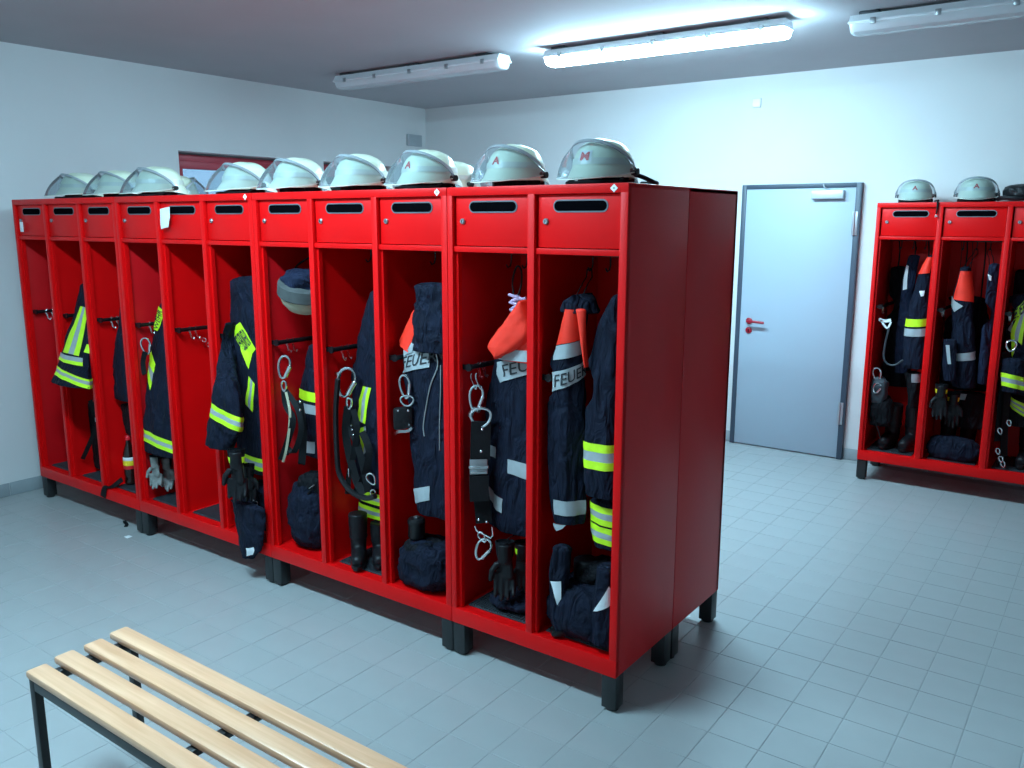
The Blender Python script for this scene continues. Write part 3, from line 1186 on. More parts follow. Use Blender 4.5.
def lump(name, mat, parent, c, r, amp=.16, seed=1, n=76, m=46, flat=.0, freq=5.5, sq=.75, label=None, clampit=True):
    """soft folded bundle: rounded box shape with ridged folds"""
    vs, fs = [], []
    sd = Vector((seed * 3.7, seed * 1.9, seed * 5.3))
    def pw(x, e): return math.copysign(abs(x) ** e, x)
    for i in range(m + 1):
        t = math.pi * i / m
        for j in range(n):
            a = 2 * math.pi * j / n
            d = Vector((pw(math.sin(t), sq) * pw(math.cos(a), sq), pw(math.sin(t), sq) * pw(math.sin(a), sq), pw(math.cos(t), sq)))
            p = Vector((d.x * r[0], d.y * r[1], d.z * r[2]))
            wv = p + .03 * Vector((noise.noise(p * 9 + sd), noise.noise(p * 9 - sd), noise.noise(p * 8 + 2 * sd)))
            f1 = 1 - abs(noise.noise(Vector((wv.x * freq * 1.6, wv.y * freq * 1.6, wv.z * freq * 2.6)) + sd)) * 2
            f2 = 1 - abs(noise.noise(wv * freq * 3.4 + sd * 2)) * 2
            f3 = noise.noise(wv * freq * .8 + sd)
            f4 = 1 - abs(noise.noise(Vector((wv.x * 26 + wv.z * 20, wv.y * 26, wv.z * 34 - wv.x * 14)) + sd)) * 2
            k = 1 + amp * (.75 * f1 + .45 * f2 + .7 * f3 + .30 * f4)
            q = Vector((p.x * k, p.y * k, p.z * k))
            if q.z < -r[2] * (1 - flat): q.z = -r[2] * (1 - flat)
            vs.append(Vector(c) + q)
    zmin = min(p.z for p in vs)
    for p in vs: p.z += (c[2] - r[2]) - zmin
    if BAY_LIM and clampit:
        vs = [keep_in(p, BAY_LIM, False) for p in vs]
    for i in range(m):
        for j in range(n):
            fs.append((i * n + j, (i + 1) * n + j, (i + 1) * n + (j + 1) % n, i * n + (j + 1) % n))
    o = MB().add(vs, fs).build(name, mat, parent, angle=75)
    if label: o['label'] = label
    return o

def carabiner(name, mat, parent, c, w_, h, tilt=0.0, r=.005, yaw=.6, gate=True):
    """oval snap link hanging in a vertical plane; c = its middle"""
    pts = []
    for k in range(18):
        a = 2 * math.pi * k / 18
        x = w_ / 2 * math.sin(a) * (1 + .25 * math.cos(a))
        z = h / 2 * math.cos(a)
        x, z = x * math.cos(tilt) - z * math.sin(tilt), x * math.sin(tilt) + z * math.cos(tilt)
        pts.append((c[0] + x * math.cos(yaw), c[1] + x * math.sin(yaw), c[2] + z))
    q = MB().tube(pts, r, 8, closed=True)
    if gate:
        a, b = Vector(pts[4]), Vector(pts[7])
        q.cyl(a, b, r * 1.7, 10)
    return q.build(name, mat, parent)

def path(pts, Y, dy=0.0):
    return [at(x, y, Y + dy * i) for i, (x, y) in enumerate(pts)]

def smooth_path(pts, n=6):
    P = [Vector(p) for p in pts]
    out = []
    for i in range(len(P) - 1):
        a, b, c, d = P[max(i - 1, 0)], P[i], P[i + 1], P[min(i + 2, len(P) - 1)]
        for k in range(n):
            t = k / n
            out.append(.5 * ((2 * b) + (c - a) * t + (2 * a - 5 * b + 4 * c - d) * t * t + (3 * b - a - 3 * c + d) * t ** 3))
    out.append(P[-1])
    return out

def glove(name, mat, parent, c, L=.25, yaw=0.0, flip=1, seed=0, spread=1.0, cuff='black_cloth', cuff_band=None):
    """work glove hanging fingers down; c = middle of the cuff edge (top)"""
    r = random.Random(seed)
    q = MB()
    s = L / .25
    def X(x, y, z):
        return (c[0] + (x * flip * math.cos(yaw) - y * math.sin(yaw)) * s, c[1] + (x * flip * math.sin(yaw) + y * math.cos(yaw)) * s, c[2] + z * s)
    for k in range(7):
        f = k / 6
        q.ellipsoid(X(0, 0, -.085 - .055 * f), ((.036 + .008 * f) * s, (.017 + .002 * f) * s, .03 * s), 12, 8)
    q.tube([X(0, 0, -.01), X(0, 0, -.09)], [.034 * s, .030 * s], 12)
    for k, (x, ln) in enumerate(((-.033, .062), (-.011, .078), (.011, .074), (.032, .056))):
        b_ = r.uniform(.006, .022)
        q.tube([X(x, 0, -.135), X(x * 1.05, -b_ * .4, -.16), X(x * 1.10 * spread, -b_, -.16 - ln * .5), X(x * 1.12 * spread, -b_ * 2, -.155 - ln)],
               [.0135 * s, .0125 * s, .0115 * s, .009 * s], 10)
        q.ellipsoid(X(x * 1.12 * spread, -b_ * 2, -.155 - ln), (.0095 * s, .0095 * s, .011 * s), 8, 6)
    q.tube([X(-.03, -.004, -.095), X(-.052, -.014, -.122), X(-.058, -.02, -.155)], [.015 * s, .013 * s, .010 * s], 10)
    q.ellipsoid(X(-.058, -.02, -.155), (.0105 * s, .0105 * s, .012 * s), 8, 6)
    o = remesh(q.build(name, mat, parent), .0042 * s, 3)
    cf = MB()
    pts = []
    cf.lathe([(.030, -.08), (.036, -.05), (.041, 0), (.037, 0), (.032, -.05)], 0, 0, 18, 0, 1, .62)
    cf.v = [X(*p) for p in cf.v]
    clean(cf.build('cuff', cuff, parent))
    if cuff_band:
        cb = MB()
        cb.lathe([(.0345, -.062), (.0385, -.034), (.0375, -.034), (.0335, -.062)], 0, 0, 18, 0, 1, .66)
        cb.v = [X(*p) for p in cb.v]
        clean(cb.build('cuff_band', cuff_band, parent))
    return o

def boot(parent, x, y, z, h=.30, yaw=0.0, mat='leather', s=1.0, name='boot'):
    """firefighter boot standing toe towards the front"""
    def X(px, py, pz):
        return (x + (px * math.cos(yaw) - py * math.sin(yaw)) * s, y + (px * math.sin(yaw) + py * math.cos(yaw)) * s, z + pz * s)
    q = MB()
    q.tube([X(0, .03, h), X(0, .03, h * .75), X(0, .035, h * .45), X(0, .03, .12), X(0, .025, .05)], [.060 * s, .058 * s, .052 * s, .050 * s, .048 * s], 16)
    q.tube([X(0, .05, .05), X(0, 0, .055), X(0, -.07, .048), X(0, -.125, .040), X(0, -.15, .036)], [.045 * s, .047 * s, .045 * s, .040 * s, .026 * s], 14)
    for zz in (.5, .62):
        q.tube([X(.054 * math.cos(a), .034 + .054 * math.sin(a), h * zz + .004 * math.sin(3 * a)) for a in [6.283 * i / 14 for i in range(14)]], .006 * s, 6, closed=True)
    o = remesh(q.build(name, mat, parent), .008, 3)
    so = MB()
    n = 20
    vs = []
    for zz, g in ((0, 1.0), (.012, 1.03), (.026, 1.0)):
        for j in range(n):
            a = 2 * math.pi * j / n
            wx = .047 * g * (1 if math.sin(a) < 0 else .86)
            vs.append(X(wx * math.cos(a), -.045 + .125 * g * math.sin(a), zz))
    fs = [tuple(range(n - 1, -1, -1)), tuple(2 * n + j for j in range(n))]
    for i in range(2):
        for j in range(n):
            fs.append((i * n + j, i * n + (j + 1) % n, (i + 1) * n + (j + 1) % n, (i + 1) * n + j))
    so.add(vs, fs)
    clean(so.build('sole', 'black_plastic', o if False else parent))
    return o

# ------------------------------------------------------------------ rubber mats on the bay floors
MAT_ME = {}
def rubber_mat(loc, label):
    t = thing('rubber_mat', label, 'mat', loc, 0, 'ribbed mats in the locker bays')
    x1, y1 = W - .095, .375
    if 'a' not in MAT_ME:
        MAT_ME['a'] = MB().box(0, x1, 0, y1, 0, .005, .0015).mesh('mat_sheet', 'rubber')
        q = MB()
        n = 22
        for i in range(n):
            x = .008 + i * (x1 - .016) / (n - 1)
            q.box(x - .0035, x + .0035, .006, y1 - .006, .0045, .009)
        MAT_ME['b'] = q.mesh('ribs', 'rubber')
    place('mat_sheet', MAT_ME['a'], t)
    o = place('ribs', MAT_ME['b'], t)
    o['kind'] = 'stuff'
for k, txt in ((0, 'ribbed black rubber mat in the leftmost bay'), (1, 'ribbed black rubber mat in the second bay from the left'),
               (2, 'ribbed black rubber mat under the bottle'), (3, 'ribbed black rubber mat below the light grey gloves'),
               (4, 'ribbed grey rubber mat in the bay with no clothing'), (7, 'ribbed black rubber mat under the pair of tall boots'),
               (9, 'ribbed black rubber mat in the bay with the silver snap hooks'), (10, 'ribbed black rubber mat in the rightmost bay of the long row')):
    rubber_mat((bay_x(k) + .045, .055, Z_BOT - .0034), txt)
for k, txt in enumerate(('ribbed black mat in the left bay by the door', 'ribbed black mat in the middle bay right of the door',
                         'ribbed black mat in the bay at the right picture edge')):
    rubber_mat((ROW2_X + k * W + .045, ROW2_Y + .055, Z_BOT - .0034), txt)
ZM = Z_BOT + .0062                                # top of a mat

# ------------------------------------------------------------------ helmets
def helmet_meshes():
    n, m = 40, 16
    def shell_pt(a, t, off=0.0):
        # a: direction, 0 = front (-y); t: 0 rim .. 1 crown
        ax, ay, hz = .102, .126, .126
        c = math.cos(t * math.pi / 2) ** .64 if t < 1 else 0.0
        z = hz * math.sin(t * math.pi / 2) ** .80 if t > 0 else 0
        rim = max(0, 1 - t / .16)
        fr = max(0, math.cos(a))
        bk = max(0, -math.cos(a))
        fl = rim ** 1.5 * (.010 + .022 * fr ** 2 + .030 * bk ** 2)
        x = (ax * c + fl * .6 + off) * math.sin(a)
        y = -(ay * c + fl + off) * math.cos(a)
        z += .028 - rim * (.006 * fr + .022 * bk ** 1.5) + off * (t ** 2)
        ridge = .007 * math.exp(-(x / .016) ** 2) * min(1, max(0, (t - .35) / .3))
        return Vector((x, y, z + ridge))
    q = MB()
    vs, fs = [], []
    ts = [0, .02, .05, .09, .14, .2, .27, .35, .43, .52, .61, .7, .78, .86, .93, .98]
    for t in ts:
        for j in range(n):
            vs.append(shell_pt(2 * math.pi * j / n, t))
    for i in range(len(ts) - 1):
        for j in range(n):
            fs.append((i * n + j, i * n + (j + 1) % n, (i + 1) * n + (j + 1) % n, (i + 1) * n + j))
    fs.append(tuple((len(ts) - 1) * n + j for j in range(n)))
    # inside
    k = len(vs)
    for t in ts:
        for j in range(n):
            p = shell_pt(2 * math.pi * j / n, t)
            vs.append(Vector((p.x * .965, p.y * .965, p.z - .004 * t - .001)))
    for i in range(len(ts) - 1):
        for j in range(n):
            fs.append((k + (i + 1) * n + j, k + (i + 1) * n + (j + 1) % n, k + i * n + (j + 1) % n, k + i * n + j))
    fs.append(tuple(k + (len(ts) - 1) * n + j for j in range(n - 1, -1, -1)))
    for j in range(n):
        fs.append((j, k + j, k + (j + 1) % n, (j + 1) % n))
    q.add(vs, fs)
    shell = q.mesh('shell', 'helmet_shell', angle=60)
    # reflective band round the shell
    q = MB()
    vs, fs = [], []
    for t, o_ in ((.155, .0008), (.155, .003), (.27, .003), (.27, .0008)):
        for j in range(n):
            vs.append(shell_pt(2 * math.pi * j / n, t, o_))
    for i in range(3):
        for j in range(n):
            fs.append((i * n + j, i * n + (j + 1) % n, (i + 1) * n + (j + 1) % n, (i + 1) * n + j))
    q.add(vs, fs)
    band = q.mesh('side_band', 'helmet_band', angle=60)
    # liner and nape guard
    q = MB()
    q.lathe([(.078, 0), (.089, .006), (.091, .045), (.085, .045), (.074, .004)], 0, .002, 28, 0, .95, 1.12)
    liner = q.mesh('liner', 'black_cloth')
    q = MB()
    vs, fs = [], []
    N = 16
    for i in range(N + 1):
        a = math.pi + (i / N - .5) * 2.6
        p = shell_pt(a, .03)
        for dz, sc in ((.004, .95), (-.012, 1.02), (-.036 if p.z > .04 else -p.z + .004, 1.06)):
            vs.append(Vector((p.x * sc, p.y * sc, max(.003, p.z + dz))))
        for dz, sc in ((.004, .92), (-.012, .99), (-.036 if p.z > .04 else -p.z + .004, 1.03)):
            vs.append(Vector((p.x * sc, p.y * sc, max(.003, p.z + dz))))
    for i in range(N):
        for j in range(2):
            a = i * 6 + j
            fs.append((a, a + 1, a + 7, a + 6))
            b = a + 3
            fs.append((b + 6, b + 7, b + 1, b))
    q.add(vs, fs)
    nape = q.mesh('nape_guard', 'leather')
    # visor: a bent clear shield from a rim over the crown down to the front
    rim_pts, low_pts = [], []
    M = 22
    for i in range(M + 1):
        u = -1 + 2 * i / M
        a = u * math.radians(92)
        c_, s_ = max(0, math.cos(a)), math.sin(a)
        rim_pts.append(Vector((.117 * s_, .022 - .134 * c_ ** .9, .046 + .101 * c_ ** .62)))
        low_pts.append(Vector((.120 * s_ * (1 - .08 * c_), .012 - .232 * c_ ** .7, .044 - .030 * c_ ** .6)))
    q = MB()
    vs, fs = [], []
    K = 8
    for i in range(M + 1):
        for j in range(K + 1):
            f = j / K
            p = rim_pts[i].lerp(low_pts[i], f)
            bulge = .014 * math.sin(math.pi * f)
            d = Vector((rim_pts[i].x * .6, -abs(math.cos((-1 + 2 * i / M) * 1.6)) * .12, .06)).normalized()
            vs.append(p + d * bulge)
    for i in range(M):
        for j in range(K):
            a = i * (K + 1) + j
            fs.append((a, a + 1, a + K + 2, a + K + 1))
    q.add(vs, fs)
    visor = q.mesh('visor', 'visor', angle=None)
    edge = [vs[i * (K + 1)] for i in range(M + 1)]
    low = [vs[i * (K + 1) + K] for i in range(M + 1)]
    q = MB()
    vs, fs = [], []
    for i, p in enumerate(edge):
        nxt = Vector(q2) if False else None
        d = (Vector((p.x, p.y - .02, p.z - .03))).normalized()
        t = (edge[min(i + 1, M)] - edge[max(i - 1, 0)]).normalized()
        sd = t.cross(d).normalized()
        for a, b in ((-.006, -.002), (.006, -.002), (.006, .003), (-.006, .003)):
            vs.append(p + sd * a + d * b)
    for i in range(M):
        for j in range(4):
            fs.append((i * 4 + j, i * 4 + (j + 1) % 4, i * 4 + 4 + (j + 1) % 4, i * 4 + 4 + j))
    fs += [(3, 2, 1, 0), tuple(M * 4 + j for j in range(4))]
    q.add(vs, fs)
    rim = q.mesh('visor_rim', 'visor_rim')
    q = MB().tube(low, .0022, 6)
    lowm = q.mesh('visor_edge', 'helmet_band')
    q = MB()
    q.cyl((.098, .020, .046), (.129, .020, .046), .012, 12)
    piv = q.mesh('visor_pivot', 'black_plastic')
    piv2 = MB().cyl((-.129, .020, .046), (-.098, .020, .046), .012, 12).mesh('visor_pivot', 'black_plastic')
    q = MB()
    q.tube(smooth_path([(.092, -.02, .032), (.110, -.07, .012), (.085, -.14, .007), (.02, -.155, .008), (-.05, -.14, .007), (-.095, -.08, .012), (-.09, -.02, .032)]), .0055, 7)
    strap = q.mesh('chin_strap', 'webbing')
    q = MB()
    q.tube(smooth_path([(.10, .03, .04), (.12, .07, .03), (.145, .10, .014), (.13, .15, .010), (.06, .165, .012)]), .008, 7)
    strap2 = q.mesh('neck_strap', 'webbing')
    return dict(shell=shell, side_band=band, liner=liner, nape_guard=nape, visor=visor, visor_rim=rim, visor_edge=lowm,
                visor_pivot=piv, visor_pivot_b=piv2, chin_strap=strap, neck_strap=strap2), shell_pt

HM, SHELL_PT = helmet_meshes()

def emblem(parent, txt, plate=False):
    """small red letter on the brow of the shell"""
    vs, fs = text_mesh(txt, .03)
    def S(x, z, off):                           # x sideways in metres, z height in metres
        t = .5
        lo, hi = .16, .98
        for _ in range(24):
            t = (lo + hi) / 2
            a = math.asin(max(-.95, min(.95, x / .082)))
            if SHELL_PT(a, t, 0).z < z: lo = t
            else: hi = t
        return SHELL_PT(a, t, off)
    if plate:
        q = MB()
        V, Fs = [], []
        for o_ in (.0028, .001):
            for j in range(4):
                for i in range(4):
                    V.append(S(-.021 + .042 * i / 3, .076 + .038 * j / 3, o_))
        for j in range(3):
            for i in range(3):
                a = j * 4 + i
                Fs.append((a, a + 1, a + 5, a + 4))
                Fs.append((16 + a + 4, 16 + a + 5, 16 + a + 1, 16 + a))
        clean(q.add(V, Fs).build('emblem_plate', 'emblem_white', None)).parent = parent
    q = MB()
    V = [S(-.014 + .028 * x, .081 + .028 * y, .0042) for x, y in vs] + [S(-.014 + .028 * x, .081 + .028 * y, .0025) for x, y in vs]
    k = len(vs)
    o = q.add(V, list(fs) + [tuple(k + i for i in reversed(f)) for f in fs]).build('emblem', 'emblem_red', None, smooth=False)
    o.parent = parent
    o['label'] = 'small red letter ' + txt

def helmet(px, Y, rz, label, txt=None, plate=False, s=1.0, py=180, parts=None, group='fire helmets on the lockers', z=H):
    p = at(px, py, Y)
    t = thing('fire_helmet', label, 'helmet', (p.x, Y, z + .0012), rz, group)
    t.scale = (s, s, s)
    for k in parts or ('shell', 'side_band', 'liner', 'nape_guard', 'visor', 'visor_rim', 'visor_edge', 'visor_pivot', 'visor_pivot_b', 'chin_strap'):
        place(k.replace('_b', '') if k == 'visor_pivot_b' else k, HM[k], t)
    if txt:
        emblem(t, txt, plate)
    return t

R = math.radians
ALLP = ('shell', 'side_band', 'liner', 'nape_guard', 'visor', 'visor_rim', 'visor_edge', 'visor_pivot', 'visor_pivot_b')
helmet(81, .23, R(-6), 'pale green fire helmet with clear visor at the far left end of the row', s=.98)
helmet(120, .23, R(-2), 'pale green fire helmet with clear visor, second from the left', parts=ALLP, s=.98)
helmet(160, .23, R(-4), 'pale green fire helmet with clear visor left of the small helmet facing away', s=1.03)
helmet(247, .23, R(-8), 'pale green fire helmet with scuffed visor left of the plain bright pair')
helmet(300, .23, R(-3), 'pale green fire helmet with clear visor, fifth from the left on the front edge', parts=ALLP, s=1.03)
helmet(362, .23, R(0), 'pale green fire helmet with no emblem left of the first red letter', parts=ALLP, s=1.03)
helmet(430, .23, R(-4), 'pale green fire helmet with red letter A and black strap on its brim', 'A', s=1.03)
helmet(516, .23, R(-2), 'pale green fire helmet with large red letter A, second from the right of the row', 'A', s=1.03, parts=ALLP)
helmet(603, .23, R(-2), 'pale green fire helmet with red letter M on a white square', 'M', True, s=1.03, parts=ALLP + ('chin_strap', 'neck_strap'))
helmet(177, .74, R(172), 'small fire helmet facing away behind the third from the left', s=.98)
helmet(456, .74, R(176), 'fire helmet facing away, peeping out between the two letter A helmets', s=.98)
helmet(916, ROW2_Y + .2, R(8), 'pale green fire helmet on the left bay beside the grey door', 'A', py=190, s=.98)
helmet(977, ROW2_Y + .2, R(6), 'pale green fire helmet on the middle bay of the right locker', 'A', py=190, s=1.03)
p = at(905, 190, ROW2_Y + .09)
cd = thing('helmet_cord', 'black cord hanging over the front of the right locker beside a door lock', 'cord', (p.x, ROW2_Y, H))
a = at(938, 200, ROW2_Y)
MB().tube(smooth_path([(a.x - .03, ROW2_Y + .06, H + .008), (a.x, ROW2_Y + .01, H + .011), (a.x + .001, ROW2_Y - .006, H + .004), (a.x + .002, ROW2_Y - .010, H - .03), (a.x, ROW2_Y - .008, H - .075)]), .006, 7).build('cord_strand', 'webbing', cd)
MB().cyl((a.x, ROW2_Y - .014, H - .088), (a.x, ROW2_Y - .004, H - .088), .009, 10).build('button', 'chrome', cd)
p = at(1018, 188, ROW2_Y + .14)
gl = thing('leather_cap', 'black leather item on top of the locker at the right picture edge', 'cap', (p.x, ROW2_Y + .14, H))
lump('crown', 'leather', gl, (p.x + .03, ROW2_Y + .16, H + .055), (.10, .11, .048), .10, 4, clampit=False)
MB().tube(smooth_path([(p.x - .10, ROW2_Y + .10, H + .0165), (p.x - .06, ROW2_Y + .06, H + .024), (p.x + .02, ROW2_Y + .04, H + .018), (p.x + .1, ROW2_Y + .07, H + .0165)]), .014, 8).build('peak', 'leather', gl)

# ------------------------------------------------------------------ clothing and gear, bay by bay
GJ = 'turnout jackets hanging in the lockers'
GT = 'turnout trousers in the lockers'
GG = 'work gloves in the lockers'

def jacket(label, d,  parts_at=None, mat='navy', name='turnout_jacket', cat='jacket', group=GJ, loop=True, body='body', z1=None, dx=0.0):
    t = thing(name, label, cat, (d.cx[-1], d.yy[-1], d.cz[-1]), 0, group)
    d.body(body, mat, t)
    if loop:
        loop_up(t, d, z1, dx=dx)
    else:
        hang_cord(t, (d.cx[0], min(d.yy[0] + .03, d.yy[0] + d.bb[0]), d.cz[0] + .002), r=.005)
    return t

def split3(d, quad, mats, parent, across=True, off=.0035, name='reflective_band'):
    """a striped patch: mats side by side (across) or one under the other"""
    q = [np.array(c, float) for c in quad]
    tot = sum(f for _, f in mats)
    u = 0
    for m_, f in mats:
        a, b = u / tot, (u + f) / tot
        if across:
            sub = [q[0] + (q[1] - q[0]) * a, q[0] + (q[1] - q[0]) * b, q[3] + (q[2] - q[3]) * b, q[3] + (q[2] - q[3]) * a]
        else:
            sub = [q[0] + (q[3] - q[0]) * a, q[1] + (q[2] - q[1]) * a, q[1] + (q[2] - q[1]) * b, q[0] + (q[3] - q[0]) * b]
        d.patch(name, m_, parent, sub, off=off,
                label={'neon': 'neon yellow band', 'silver_tape': 'silver band'}.get(m_))
        u += f

def strap(parent, name, px, Y, width, thick=.003, mat='webbing', side=(.75, .66, 0), dy=0.0, label=None):
    o = MB().ribbon(smooth_path(path(px, Y, dy)), width, thick, side).build(name, mat, parent, angle=50)
    if label: o['label'] = label
    return o

def cord(parent, name, px, Y, r, mat='webbing', dy=0.0, label=None):
    o = MB().tube(smooth_path(path(px, Y, dy)), r, 7).build(name, mat, parent)
    if label: o['label'] = label
    return o

# --- bay 1 (second from the left)
bay(1)
l_ = BAY_LIM
d = Drape([(284, 81, None, .03), (305, 76, None, 0), (334, 67, None, -.06), (356, 61, None, -.12), (384, 54.5, 92, -.20)], .125, .062, xr_of(1), .05, 11, lim=(l_[0], l_[1], -9, l_[3]))
t = jacket('navy turnout jacket with broad neon yellow shoulder stripe in the second bay from the left', d)
split3(d, [(81, 306), (88, 308), (79, 356), (63.5, 352)], NSN, t)
split3(d, [(60.5, 352), (83, 358), (83, 366), (59, 359)], [('silver_tape', 1.1), ('neon', 1)], t, False, off=.005)
d.band([('neon', .5), ('silver_tape', .8), ('neon', .9)], 371, 381, 6, t)
d.patch('reflective_band', 'neon', t, [(87, 344), (91, 345), (91, 354), (84, 352)], 3, 3, label='neon yellow band')
d = Drape([(397, 74, None), (420, 76, None), (445, 83, None), (460, 85, None)], .19, .05, xr_of(1, .05), .06, 12)
t = jacket('black trousers hanging below the leftmost turnout jacket', d, mat='black_cloth', name='turnout_trousers', cat='trousers', group=GT, loop=False, body='trouser_leg')
st = thing('safety_belt', 'black strap dangling to the sill of the second bay from the left', 'belt', at(88, 470, .03), 0, 'safety belts in the lockers')
strap(st, 'strap', [(80, 398), (85, 412), (88, 419), (80, 440), (73, 456)], .07, .026)
strap(st, 'strap', [(88, 419), (94, 440), (98, 465), (96, 475)], .075, .024)
q0 = at(94, 480, -.01)
MB().ribbon(smooth_path([Vector((q0.x + .05, .075, Z_BOT + .05)), Vector((q0.x + .02, .03, Z_BOT + .012)), Vector((q0.x, -.004, Z_BOT + .008)),
                         Vector((q0.x - .015, -.011, Z_BOT - .02)), Vector((q0.x - .03, -.010, Z_BOT - .055))]), .040, .003, (1, .2, 0)).build('strap_end', 'webbing', st)
MB().box(*[c for q in range(3) for c in ((at(88, 417, .06)[q] - .014), (at(88, 417, .06)[q] + .014))], .003).build('buckle', 'steel', st)
fit_in(st)

# --- bay 2
bay(2)
d = Drape([(300, 122, None), (330, 117.5, None), (360, 113.5, None), (394, 113.5, None)], .16, .07, xr_of(2), .05, 13)
t = jacket('plain dark navy jacket showing as a narrow strip above the bottle', d)
d = Drape([(401, 117, None), (415, 120, None), (430, 126, None)], .18, .05, xr_of(2, .06), .05, 14)
t = jacket('black trousers hanging above the bottle', d, mat='black_cloth', name='turnout_trousers', cat='trousers', group=GT, loop=False, body='trouser_leg')
p = at_z(127, 485, ZM)
bt = thing('drink_bottle', 'dark drink bottle with red cap and yellow white label on the third bay floor', 'bottle', (p.x, p.y + .03, ZM + .004))
bx, by = p.x, p.y + .03
s_ = .30
MB().lathe([(.030, 0), (.037, .006), (.037, .02), (.034, .045), (.037, .07), (.037, .17), (.033, .195), (.020, .235), (.0135, .262), (.0135, .285)], bx, by, 20, ZM + .004).build('bottle_body', 'cola', bt)
MB().lathe([(.0155, .272), (.0155, .296), (.013, .299)], bx, by, 16, ZM + .004).build('cap', 'cap_red', bt)
lb = MB()
lb.lathe([(.0374, .096), (.0380, .098), (.0380, .122), (.0374, .124)], bx, by, 20, ZM + .004).build('label', 'cap_red', bt)
MB().lathe([(.0378, .118), (.0384, .12), (.0384, .148), (.0378, .15)], bx, by, 20, ZM + .004).build('label', 'label_yellow', bt)
MB().lathe([(.0376, .148), (.0382, .15), (.0382, .168), (.0374, .17)], bx, by, 20, ZM + .004).build('label', 'label_white', bt)

# --- bay 3
bay(3)
d = Drape([(302, 161, None, .06), (312, 157, None, .06), (330, 152.5, None, .06), (350, 150, None, .04), (382, 147, None, .0), (420, 143.5, None, -.03), (446, 142, None, -.035)], .115, .060, xr_of(3), .045, 15)
t = jacket('navy turnout jacket with neon hem above the light grey gloves', d)
d.band(NSN, 430, 441, 5, t)
split3(d, [(151.5, 349), (155.8, 364), (150.5, 390), (146.3, 376)], NSN, t, False)
_, fn = d.patch('shoulder_strip', 'neon', t, [(158.5, 306), (165, 311), (158, 331), (152.5, 329)], 4, 6)
d.text('WEHR', lambda x, y, f=fn: f(y, 1 - x), t, (.06, .12, .94, .88))
for i, (px, py, ln, fl, sd) in enumerate(((154, 455, .20, 1, 1), (166, 456, .21, -1, 2))):
    c = at(px, py, .07 + .07 * i)
    g = thing('work_glove', ['light grey work glove, left one below the neon hem', 'light grey work glove, right one below the neon hem'][i], 'glove', c, 0, GG)
    glove('hand', 'glove_grey', g, c, ln, .6, fl, sd, cuff='black_cloth')
    hang_cord(g, c, dx=.03 * i - .015)
    fit_in(g)
cb = thing('snap_hook', 'black and chrome snap hook on the rail of the fourth bay from the left', 'hook', at(144, 355, .05), 0, 'snap hooks on the rails')
c = at(146, 346, .055)
carabiner('link', 'chrome', cb, c, .05, .09, .15, .005)
strap(cb, 'strap', [(145, 352), (143, 362), (144, 372), (145, 374)], .036, .026, .008)
fit_in(cb)

# --- bay 4: keys on the hooks
kb = thing('key_ring', 'small bunch of bright metal keys on the rail of the empty bay', 'keys', at(197, 340, .16))
for i, (px, py) in enumerate(((191, 338), (196, 343), (201, 340))):
    c = at(px, py, .20)
    q = MB()
    q.tube([(c.x + .011 * math.cos(a), c.y + .006 * math.cos(a), c.z + .011 * math.sin(a)) for a in [6.283 * k / 10 for k in range(10)]], .0022, 6, closed=True)
    q.box(c.x - .004, c.x + .004, c.y - .001, c.y + .001, c.z - .045, c.z - .010)
    q.build('key', 'chrome', kb)

bay(4)
fit_in(kb)
# --- bay 5
bay(5)
d = Drape([(280, 229.5, None), (300, 229, None), (325, 227, None), (350, 227, None), (400, 232, None), (462, 238, None)], .165, .085, xr_of(5), .05, 16)
t = jacket('large navy jacket with neon shoulder lettering, sleeve reaching out of the sixth bay', d)
sl = Drape([(322, 225, 237, .06), (342, 221, 236, .05), (360, 218, 236.5, .015), (385, 214.5, 239, -.06), (400, 212.5, 241, -.066), (425, 209, 242, -.068), (446, 206.5, 233, -.068)], .0, .047, None, .06, 17, wrinkle=.07, lim=(BAY_LIM[0], BAY_LIM[1], -9, 9))
sb = sl.body('sleeve', 'navy', t)
sl.band(NSN, 410, 424, 6, sb)
_, fn = d.patch('shoulder_patch', 'neon', t, [(233.5, 331), (240.5, 322), (256, 349), (249, 358)], 10, 5)
d.text('FEUERWEHR', fn, t, (.06, .22, .94, .78), off=.006)
d.patch('shoulder_arrow', 'neon', t, [(241, 347), (253, 352), (249, 369), (246, 362)], 4, 4)
split3(d, [(249, 376), (255, 384), (253, 412), (246, 404)], NSN, t)
d.band(NSN, 447, 459, 3, t)
for i, (px, py, ln, fl, sd, yw) in enumerate(((236, 449, .27, 1, 3, .7), (248, 464, .20, -1, 4, .7))):
    c = at(px, py, -.075 + .085 * i)
    g = thing('work_glove', ['black work glove with neon cuff hanging below the sixth bay sleeve, left one', 'black work glove hanging below the sixth bay sleeve, right one'][i], 'glove', c, 0, GG)
    glove('hand', 'leather', g, c, ln, yw, fl, sd, 1.0, cuff='black_cloth', cuff_band='neon' if i == 0 else None)
    cord(g, 'hanging_cord', [(px, py), (px + .2, py - .6), (px + .3, py - 1.2)], c.y, .002)
t = thing('turnout_trousers', 'navy trousers bundle spilling over the sill with a white tag', 'trousers', at(247, 520, .08), 0, GT)
c = at(250, 510, .085)
lump('bundle', 'navy', t, (c.x + .03, .17, Z_BOT + .11), (.13, .10, .115), .13, 5)
dd = Drape([(505, 232, 262), (525, 236, 263), (545, 240, 261), (556, 243, 255)], -.034, .026, None, .07, 18, wrinkle=.10, lim=(-9, 9, -9, 9))
dd.body('trouser_end', 'navy', t)
dd.patch('white_tag', 'white_tape', t, [(246.5, 548), (254, 547), (253, 554.5), (247, 556)], 3, 3, .004)
cord(t, 'drawstring', [(253, 500), (258, 503), (254, 508)], .062, .002, 'zip')

